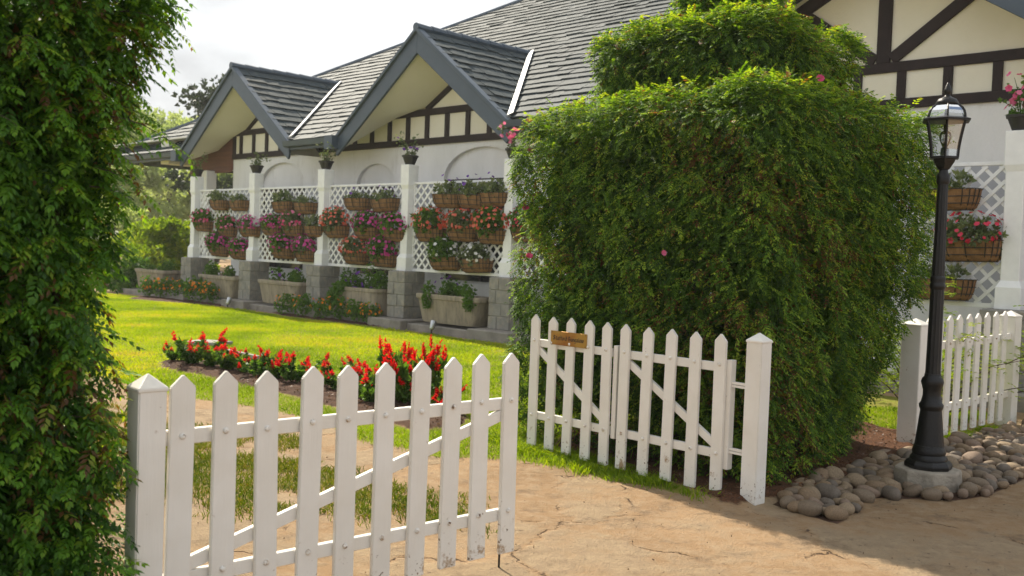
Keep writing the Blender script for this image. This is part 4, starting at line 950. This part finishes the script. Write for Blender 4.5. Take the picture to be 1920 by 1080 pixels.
# ------------------------------------------------------------------ topiary
SPR = [spray_t(.095, 4, .040, .0076, d, s) for s, d in enumerate((.25, .4, .55, .7))]
INN = [tuft_t(6, .07, .015, 1.2, s+70) for s in range(3)]
def rbox(n, lo, hi, r, faces):
    lo, hi = np.array(lo, float), np.array(hi, float); sz = hi-lo; P = []
    ar = {'x-': sz[1]*sz[2], 'x+': sz[1]*sz[2], 'y-': sz[0]*sz[2], 'y+': sz[0]*sz[2], 'z+': sz[0]*sz[1], 'z-': sz[0]*sz[1]}
    w = np.array([ar[f]*faces[f] for f in faces]); cnt = rng.multinomial(n, w/w.sum())
    for f, c in zip(faces, cnt):
        p = rng.uniform(0, 1, (c, 3))*sz+lo; ax = 'xyz'.index(f[0]); p[:, ax] = hi[ax] if f[1] == '+' else lo[ax]; P.append(p)
    p = np.concatenate(P); inn = np.clip(p, lo+r, hi-r); inn[:, 2] = np.where(p[:, 2] < lo[2]+r, p[:, 2], inn[:, 2]) if 'z-' not in faces else inn[:, 2]
    d = p-inn; nn = nrm(d); return inn+nn*r, nn
def hedge_part(n, lo, hi, r, faces, depth, T, warp, s=(.8, 1.25), tint=(.05, .8), lump=.10, droop=.55, gaps=.0):
    p, nn = rbox(n, lo, hi, r, faces)
    lum = (fbm(p[:, 0]*1.7+p[:, 2]*1.1+5, p[:, 1]*1.7+p[:, 2]*1.3, 3, 9)-.5)*2*lump+(fbm(p[:, 0]*5+p[:, 2]*4, p[:, 1]*5-p[:, 2]*4, 2, 19)-.5)*.12
    lum = lum-np.where(fbm(p[:, 0]*4.2+p[:, 2]*3.1, p[:, 1]*4.2-p[:, 2]*3.7, 3, 61) < .40, .09, 0.)
    p = p+nn*(lum+rng.uniform(-1, .0, n)**1*depth+np.abs(rng.normal(0, .018, n)))[:, None]
    p = warp(p)
    D = nn*.75+rand_dirs(n)*[1, 1, .55]+np.array([0, 0, -droop*.5])*(1-np.clip(nn[:, 2:3], 0, 1)*1.5)
    tn = rng.uniform(tint[0], tint[1], n)+(fbm(p[:, 0]*2.5+p[:, 2], p[:, 1]*2.5-p[:, 2]*1.5, 3, 33)-.5)*.5
    br = fbm(p[:, 0]*.9+p[:, 2]*.8+3, p[:, 1]*.9-p[:, 2]*.7, 3, 91)
    tn = np.where(rng.uniform(0, 1, n) < .015+.30*sstep(.54, .70, br)*(nn[:, 2] < .3), .985, np.clip(tn, 0, .93))
    gap = fbm(p[:, 0]*5.5+p[:, 2]*4.1, p[:, 1]*5.5-p[:, 2]*4.7, 2, 77)
    keep = (gap > gaps) | (rng.uniform(0, 1, n) < .25)
    p, nn, D, tn = p[keep], nn[keep], D[keep], tn[keep]; n = len(p)
    return scatter(T, p, D, nn*.45+np.array([0, 0, 1.2])+rand_dirs(n)*.35, rng.uniform(s[0], s[1], n), tn)
def warp1(p):
    p = p.copy(); z = p[:, 2]; c = np.array([1.45, 1.42])
    lowr = np.clip((1.9-z)/1.9, 0, 1)
    for ax, kk in ((0, .30), (1, .05)):
        d = p[:, ax]-c[ax]
        p[:, ax] = c[ax]+d*np.where((d > 0), 1-kk*lowr**1.2, 1-.02*lowr)
    p[:, 1] += .5*lowr*sstep(.4, 2.4, p[:, 0])*np.clip((2.0-p[:, 1])/1.5, 0, 1)
    top = sstep(2.0, 2.7, z)
    p[:, 2] = z-top*.02*np.clip((p[:, 0]-1.0)/1.6, 0, 1)-top*.09*np.clip((p[:, 1]-1.6)/1.2, 0, 1)
    return p
ID = lambda p: p
FC = {'x-': 1.2, 'x+': .7, 'y-': 1.2, 'y+': .5, 'z+': 1.}
FCi = {'x-': 1., 'x+': .8, 'y-': 1., 'y+': .8, 'z+': 1.}
top = empty('topiary_hedge', F2W(0, 0), FA, label='big clipped three-tiered green topiary hedge behind the open gate', category='topiary')
lo1, hi1 = (.18, .10, .10), (2.76, 2.76, 2.87)
parts = [hedge_part(38000, lo1, hi1, .24, FC, .07, SPR, warp1, (.5, 1.0), (.08, .88), .04, .45, .41), hedge_part(13000, lo1, hi1, .26, FC, .24, SPR, warp1, (.7, 1.), (0, .4), .03), hedge_part(17000, np.array(lo1)+.18, np.array(hi1)-.18, .3, FCi, .35, INN, warp1, (.9, 1.5), (0, .35))]  # inner layers tinted darker, shade of the gaps put into leaf colour
# loose young shoots on top, sun highlight also put into their tint
parts.append(hedge_part(1300, lo1, np.array(hi1)+[0, 0, .02], .26, {'x-': .15, 'z+': 1., 'y-': .1, 'x+': .2}, -.0, SPR, warp1, (.7, 1.15), (.5, .93), .05, -.5))
V, F, T = merge(parts); link('lower_tier', np_mesh('lower_tier', V, F, T), M['hedge'], top)
FC2 = dict(FC); FC2['z-'] = .6
lo2, hi2 = (.62, .54, 2.86), (2.22, 2.38, 3.50)
parts = [hedge_part(13500, lo2, hi2, .30, FC2, .07, SPR, ID, (.5, 1.0), (.08, .88), .03, .45, .41), hedge_part(4000, lo2, hi2, .30, FC2, .24, SPR, ID, (.7, 1.), (0, .4), .02), hedge_part(500, lo2, hi2, .30, {'z+': 1.}, 0, SPR, ID, (.7, 1.1), (.5, .93), .04, -.5), hedge_part(6000, np.array(lo2)+.18, np.array(hi2)-.18, .4, FCi, .3, INN, ID, (.9, 1.5), (0, .35))]  # dark inner sprays, paler top shoots: shade and sun painted into tint
V, F, T = merge(parts); link('middle_tier', np_mesh('middle_tier', V, F, T), M['hedge'], top)
lo3, hi3 = (1.04, 1.02, 3.50), (1.84, 1.86, 4.12)
parts = [hedge_part(3600, lo3, hi3, .3, FC, .07, SPR, ID, (.5, 1.0), (.08, .88), .03, .45, .41), hedge_part(2000, lo3, hi3, .3, FC, .25, INN, ID, (.8, 1.2), (0, .4))]  # inner tufts tinted dark as gap shade, same as the tiers below
V, F, T = merge(parts); link('upper_tier', np_mesh('upper_tier', V, F, T), M['hedge'], top)
mb = MB(); r = random.Random(4)
for k in range(60):
    x, y = r.uniform(.6, 2.3), r.uniform(.5, 2.4); q = [(1.45+(x-1.45)*.3, 1.42+(y-1.42)*.3, 0), (x, y, r.uniform(.6, 1.2)), (x+r.gauss(0, .2), y+r.gauss(0, .2), r.uniform(1.6, 2.45))]
    mb.tube(q, [.03, .018, .006], 6)
for k in range(40):
    x, y = r.uniform(1.0, 1.9), r.uniform(.9, 1.9); mb.tube([(1.45, 1.4, 2.3), (x, y, 2.9), (x+r.gauss(0, .1), y+r.gauss(0, .1), r.uniform(3.1, 3.4))], [.025, .015, .005], 6)
mb.build('branches', M['bark'], top)
fp = [F2W(*q[:2], q[2]) for q in ()]
FT2 = [petal_t(9, .035, .8)]
P = np.array([(.30, 2.62, 2.45), (.22, 2.55, 1.95), (.9, .5, 2.98), (1.1, .35, 2.95), (.1, .95, 1.62), (.35, 2.7, 2.72), (.18, 2.45, 1.55), (2.3, .35, 2.85)])
V, F, T = scatter(FT2, P, np.tile([-.4, -.8, .6], (len(P), 1))+rand_dirs(len(P))*.5, rand_dirs(len(P)), rng.uniform(.8, 1.3, len(P)), rng.uniform(0, 1, len(P)))
link('blossom', np_mesh('blossom', V, F, T), M['pink'], top)
# ------------------------------------------------------------------ tall loose hedge at the left
th = empty('tall_hedge', F2W(-4.2, 0), FA, label='tall loose dark green hedge filling the left edge over the gate post', category='hedge')
BIG = [spray_t(.115, 5, .046, .0088, d, s+11) for s, d in enumerate((.2, .4, .6, .8))]
def warpL(p):
    p = p.copy(); z = p[:, 2]
    p[:, 0] = p[:, 0]+.15*sstep(1.9, 2.7, z)*(p[:, 0] > -1.0)
    p[:, 1] = p[:, 1]-.06*(1-sstep(.6, 1.6, z))
    return p
lo, hi = (-2.3, -.04, .02), (.075, 1.5, 4.6)
FL = {'x+': .8, 'y-': 1.4, 'y+': .2, 'x-': .12}
parts = [hedge_part(21000, lo, hi, .22, FL, .12, BIG, warpL, (.6, 1.0), (.05, .8), .09, .6, .43),
         hedge_part(12000, lo, (hi[0]-.02, hi[1], 2.6), .22, FL, .45, BIG, warpL, (.6, 1.), (0, .4), .10, .5),
         hedge_part(8000, (lo[0], lo[1]+.15, .02), (hi[0]-.10, hi[1], 2.7), .2, FL, .5, INN, warpL, (.8, 1.3), (0, .35), .1, .3)]  # inner sprays coloured darker so shade in the voids is painted in
# drooping shoots that stand out from the edge
mb = MB(); sh = []; r = random.Random(9)
for k in range(150):
    z = r.uniform(.15, 3.6) if k % 3 else r.uniform(1.9, 3.4); b = r.uniform(-.05, .7) if r.random() < .7 else r.uniform(.3, 1.4)
    a = -.02+.12*float(sstep(1.9, 2.7, z))-.05*float(sstep(1.3, 1., z)); front = r.random() < .35
    if front: a = r.uniform(-.6, 0); p0 = np.array([a, -.02, z]); d = np.array([r.gauss(0, .3), -1, .2])
    else: p0 = np.array([a-.08, b, z]); d = np.array([1, r.gauss(-.1, .4), r.uniform(-.1, .45)])
    d = d/np.linalg.norm(d); L = r.uniform(.12, .34 if z > 1.9 else .2)*(.55 if front else 1)
    q = [p0+d*L*t+np.array([0, 0, -.45*L*t*t]) for t in np.linspace(0, 1, 6)]
    mb.tube(q, [.0025, .0022, .002, .0018, .0015, .001], 4)
    n = 9; tt = np.linspace(.2, 1, n); P = np.stack([p0+d*L*t+np.array([0, 0, -.45*L*t*t]) for t in tt]); side = np.cross(d, [0, 0, 1.]); sg = np.where(np.arange(n) % 2, 1, -1)[:, None]
    D = d*.7+side*sg*.7+np.array([0, 0, -.35])
    sh.append(scatter(BIG, P, D, np.tile([0, 0, 1.], (n, 1))+rand_dirs(n)*.3, rng.uniform(.45, .75, n), rng.uniform(.3, .95, n)))
V, F, T = merge(parts+sh); link('foliage', np_mesh('foliage', V, F, T), M['tallhedge'], th)
mb.build('shoots', M['bark'], th)
mb = MB()
for k in range(46):
    a, b = r.uniform(-2.1, -.1), r.uniform(.15, 1.3); q = np.array([a, b, 0]); pts = [q]
    for j in range(5): q = q+np.array([r.gauss(.02, .10), r.gauss(0, .1), r.uniform(.6, .95)]); q[0] = min(q[0], -.15); pts.append(q)
    mb.tube(pts, [.022, .018, .014, .010, .007, .003], 6)
mb.build('branches', M['bark'], th)
# ------------------------------------------------------------------ wispy shrub behind the lamp
ws = empty('wispy_shrub', (4.35, 10.45, 0), 0, label='wispy yellow-green shrub between the topiary and the lattice', category='shrub')
mb = MB(); sh = []; r = random.Random(12)
for k in range(44):
    a = r.uniform(0, 6.28); L = r.uniform(.7, 1.75); e = r.uniform(.6, 1.4); d = np.array([math.cos(a)*math.cos(e)+.28, math.sin(a)*math.cos(e)-.1, math.sin(e)])
    p0 = np.array([r.gauss(0, .1), r.gauss(0, .1), .05]); q = [p0+d*L*t*1.2+np.array([.25*L*math.cos(a)*t*t, .25*L*math.sin(a)*t*t, -.35*L*t*t]) for t in np.linspace(0, 1, 7)]
    mb.tube(q, [.008, .007, .006, .005, .004, .003, .0015], 5)
    n = 36; i = rng.integers(2, 7, n); P = np.array(q)[i]+rng.normal(0, .03, (n, 3)); D = rand_dirs(n)*[1, 1, .4]+d*.6
    sh.append(scatter(SPR, P, D, np.tile([0, 0, 1.], (n, 1)), rng.uniform(.8, 1.5, n), rng.uniform(.2, 1, n)))
V, F, T = merge(sh); link('foliage', np_mesh('foliage', V, F, T), M['limeleaf'], ws); mb.build('stems', M['bark'], ws)
# ------------------------------------------------------------------ far trees and shrubs at the left
def tree(x, y, h, w, lab, lm, seed, n=2200, ls=.16, dense=1., cat='tree', name='tree', group='trees beyond the lawn'):
    r = random.Random(seed); t = empty(name, (x, y, 0), 0, label=lab, category=cat)
    if group: t['group'] = group
    mb = MB(); cl = []
    tr = [np.array([0, 0, -.2])]
    for j in range(4): tr.append(tr[-1]+np.array([r.gauss(0, w*.05), r.gauss(0, w*.05), h*.2]))
    mb.tube(tr, [h*.028, h*.022, h*.017, h*.012, h*.008], 7)
    for k in range(11):
        b = tr[r.randint(1, 4)]; a = r.uniform(0, 6.28); L = w*r.uniform(.25, .5); e = np.array([b[0]+L*math.cos(a), b[1]+L*math.sin(a), min(h*.95, b[2]+r.uniform(.1, .32)*h)])
        mb.tube([b, (b+e)/2+np.array([0, 0, -.03*h]), e], [h*.009, h*.006, h*.003], 5); cl.append(e)
    cl.append(tr[-1]+np.array([0, 0, h*.12])); parts = []
    T = [tuft_t(5, ls, ls*.30, 1., s+90) for s in range(3)]
    for c in cl:
        rr = w*r.uniform(.14, .27)
        parts.append(cluster(int(n/len(cl)), (rr, rr, rr*.7), T, s=(.6, 1.3), center=c, shell=.25, up=.0, tint=(r.uniform(0, .4), r.uniform(.5, 1))))
    V, F, Tn = merge(parts); link('crown', np_mesh('crown', V, F, Tn), lm, t); mb.build('trunk', M['bark'], t, smooth='all'); return t
TR = [(-17.5, 58, 7.6, 6.5, 'far'), (-22.5, 62, 9.0, 7.5, 'far'), (-27.5, 66, 8.6, 7.5, 'far'), (-15.2, 50, 5.2, 5, 'far'), (-20.5, 52, 5.4, 5.5, 'far'), (-25.8, 54, 6.8, 6.5, 'far'), (-31, 58, 8.5, 7.5, 'far'), (-35.5, 64, 9.5, 8, 'far'), (-19.0, 72, 10, 7.5, 'far'), (-30, 80, 11.5, 9, 'far'), (-38, 72, 10, 8.5, 'far'), (-24.5, 84, 11, 8.5, 'far')]
TL = ['pale grey-green', 'pale grey-green', 'pale grey-green', 'low grey-green', 'low grey-green', 'grey-green', 'grey-green', 'tall grey-green', 'tall grey-green', 'tall grey-green', 'tall grey-green', 'tall grey-green']
for rk, i in enumerate(sorted(range(len(TR)), key=lambda k: -TR[k][0]/TR[k][1])):
    x, y, h, w, k = TR[i]
    tree(x, y, h, w, '%s tree beyond the lawn, %s leftward from the bungalow corner' % (TL[i], od[rk]), M['farleaf' if k == 'far' else 'limeleaf'], i+1, 2600, .26)
tree(-13.9, 44, 8.6, 3.6, 'tall sparse dark gum tree showing above the bungalow left eave', M['darkleaf'], 41, 700, .22, group=None)
tree(-11.3, 33, 2.0, 2.6, 'bright lime-green bush beside the leftmost stone pier', M['limeleaf'], 51, 1500, .17, cat='bush', name='bush', group='bushes at the end of the house')
tree(-13.0, 35.5, 1.9, 2.8, 'bright lime-green bush further left of the leftmost stone pier', M['limeleaf'], 52, 1600, .17, cat='bush', name='bush', group='bushes at the end of the house')
tree(-11.0, 29, .9, 1.6, 'low green bush left of the stone planter', M['leaf'], 53, 900, .12, cat='bush', name='bush', group='bushes at the end of the house')
tree(-15.5, 39, 2.6, 3.4, 'pale green bush farthest left behind the hedge', M['farleaf'], 54, 1700, .2, cat='bush', name='bush', group='bushes at the end of the house')

# ------------------------------------------------------------------ hazy air
m, N = nodes('hazy_air')
vol = N('ShaderNodeVolumePrincipled', {'Color': (.93, .95, .92, 1), 'Density': .0007, 'Anisotropy': .35})
N('ShaderNodeOutputMaterial', {'Volume': vol.outputs[0]})
hz_ = MB().box(-455, 455, -35, 605, -4, 42).build('haze', m, None, kind='stuff', label='pale haze in the air over the garden and the far trees', category='haze')
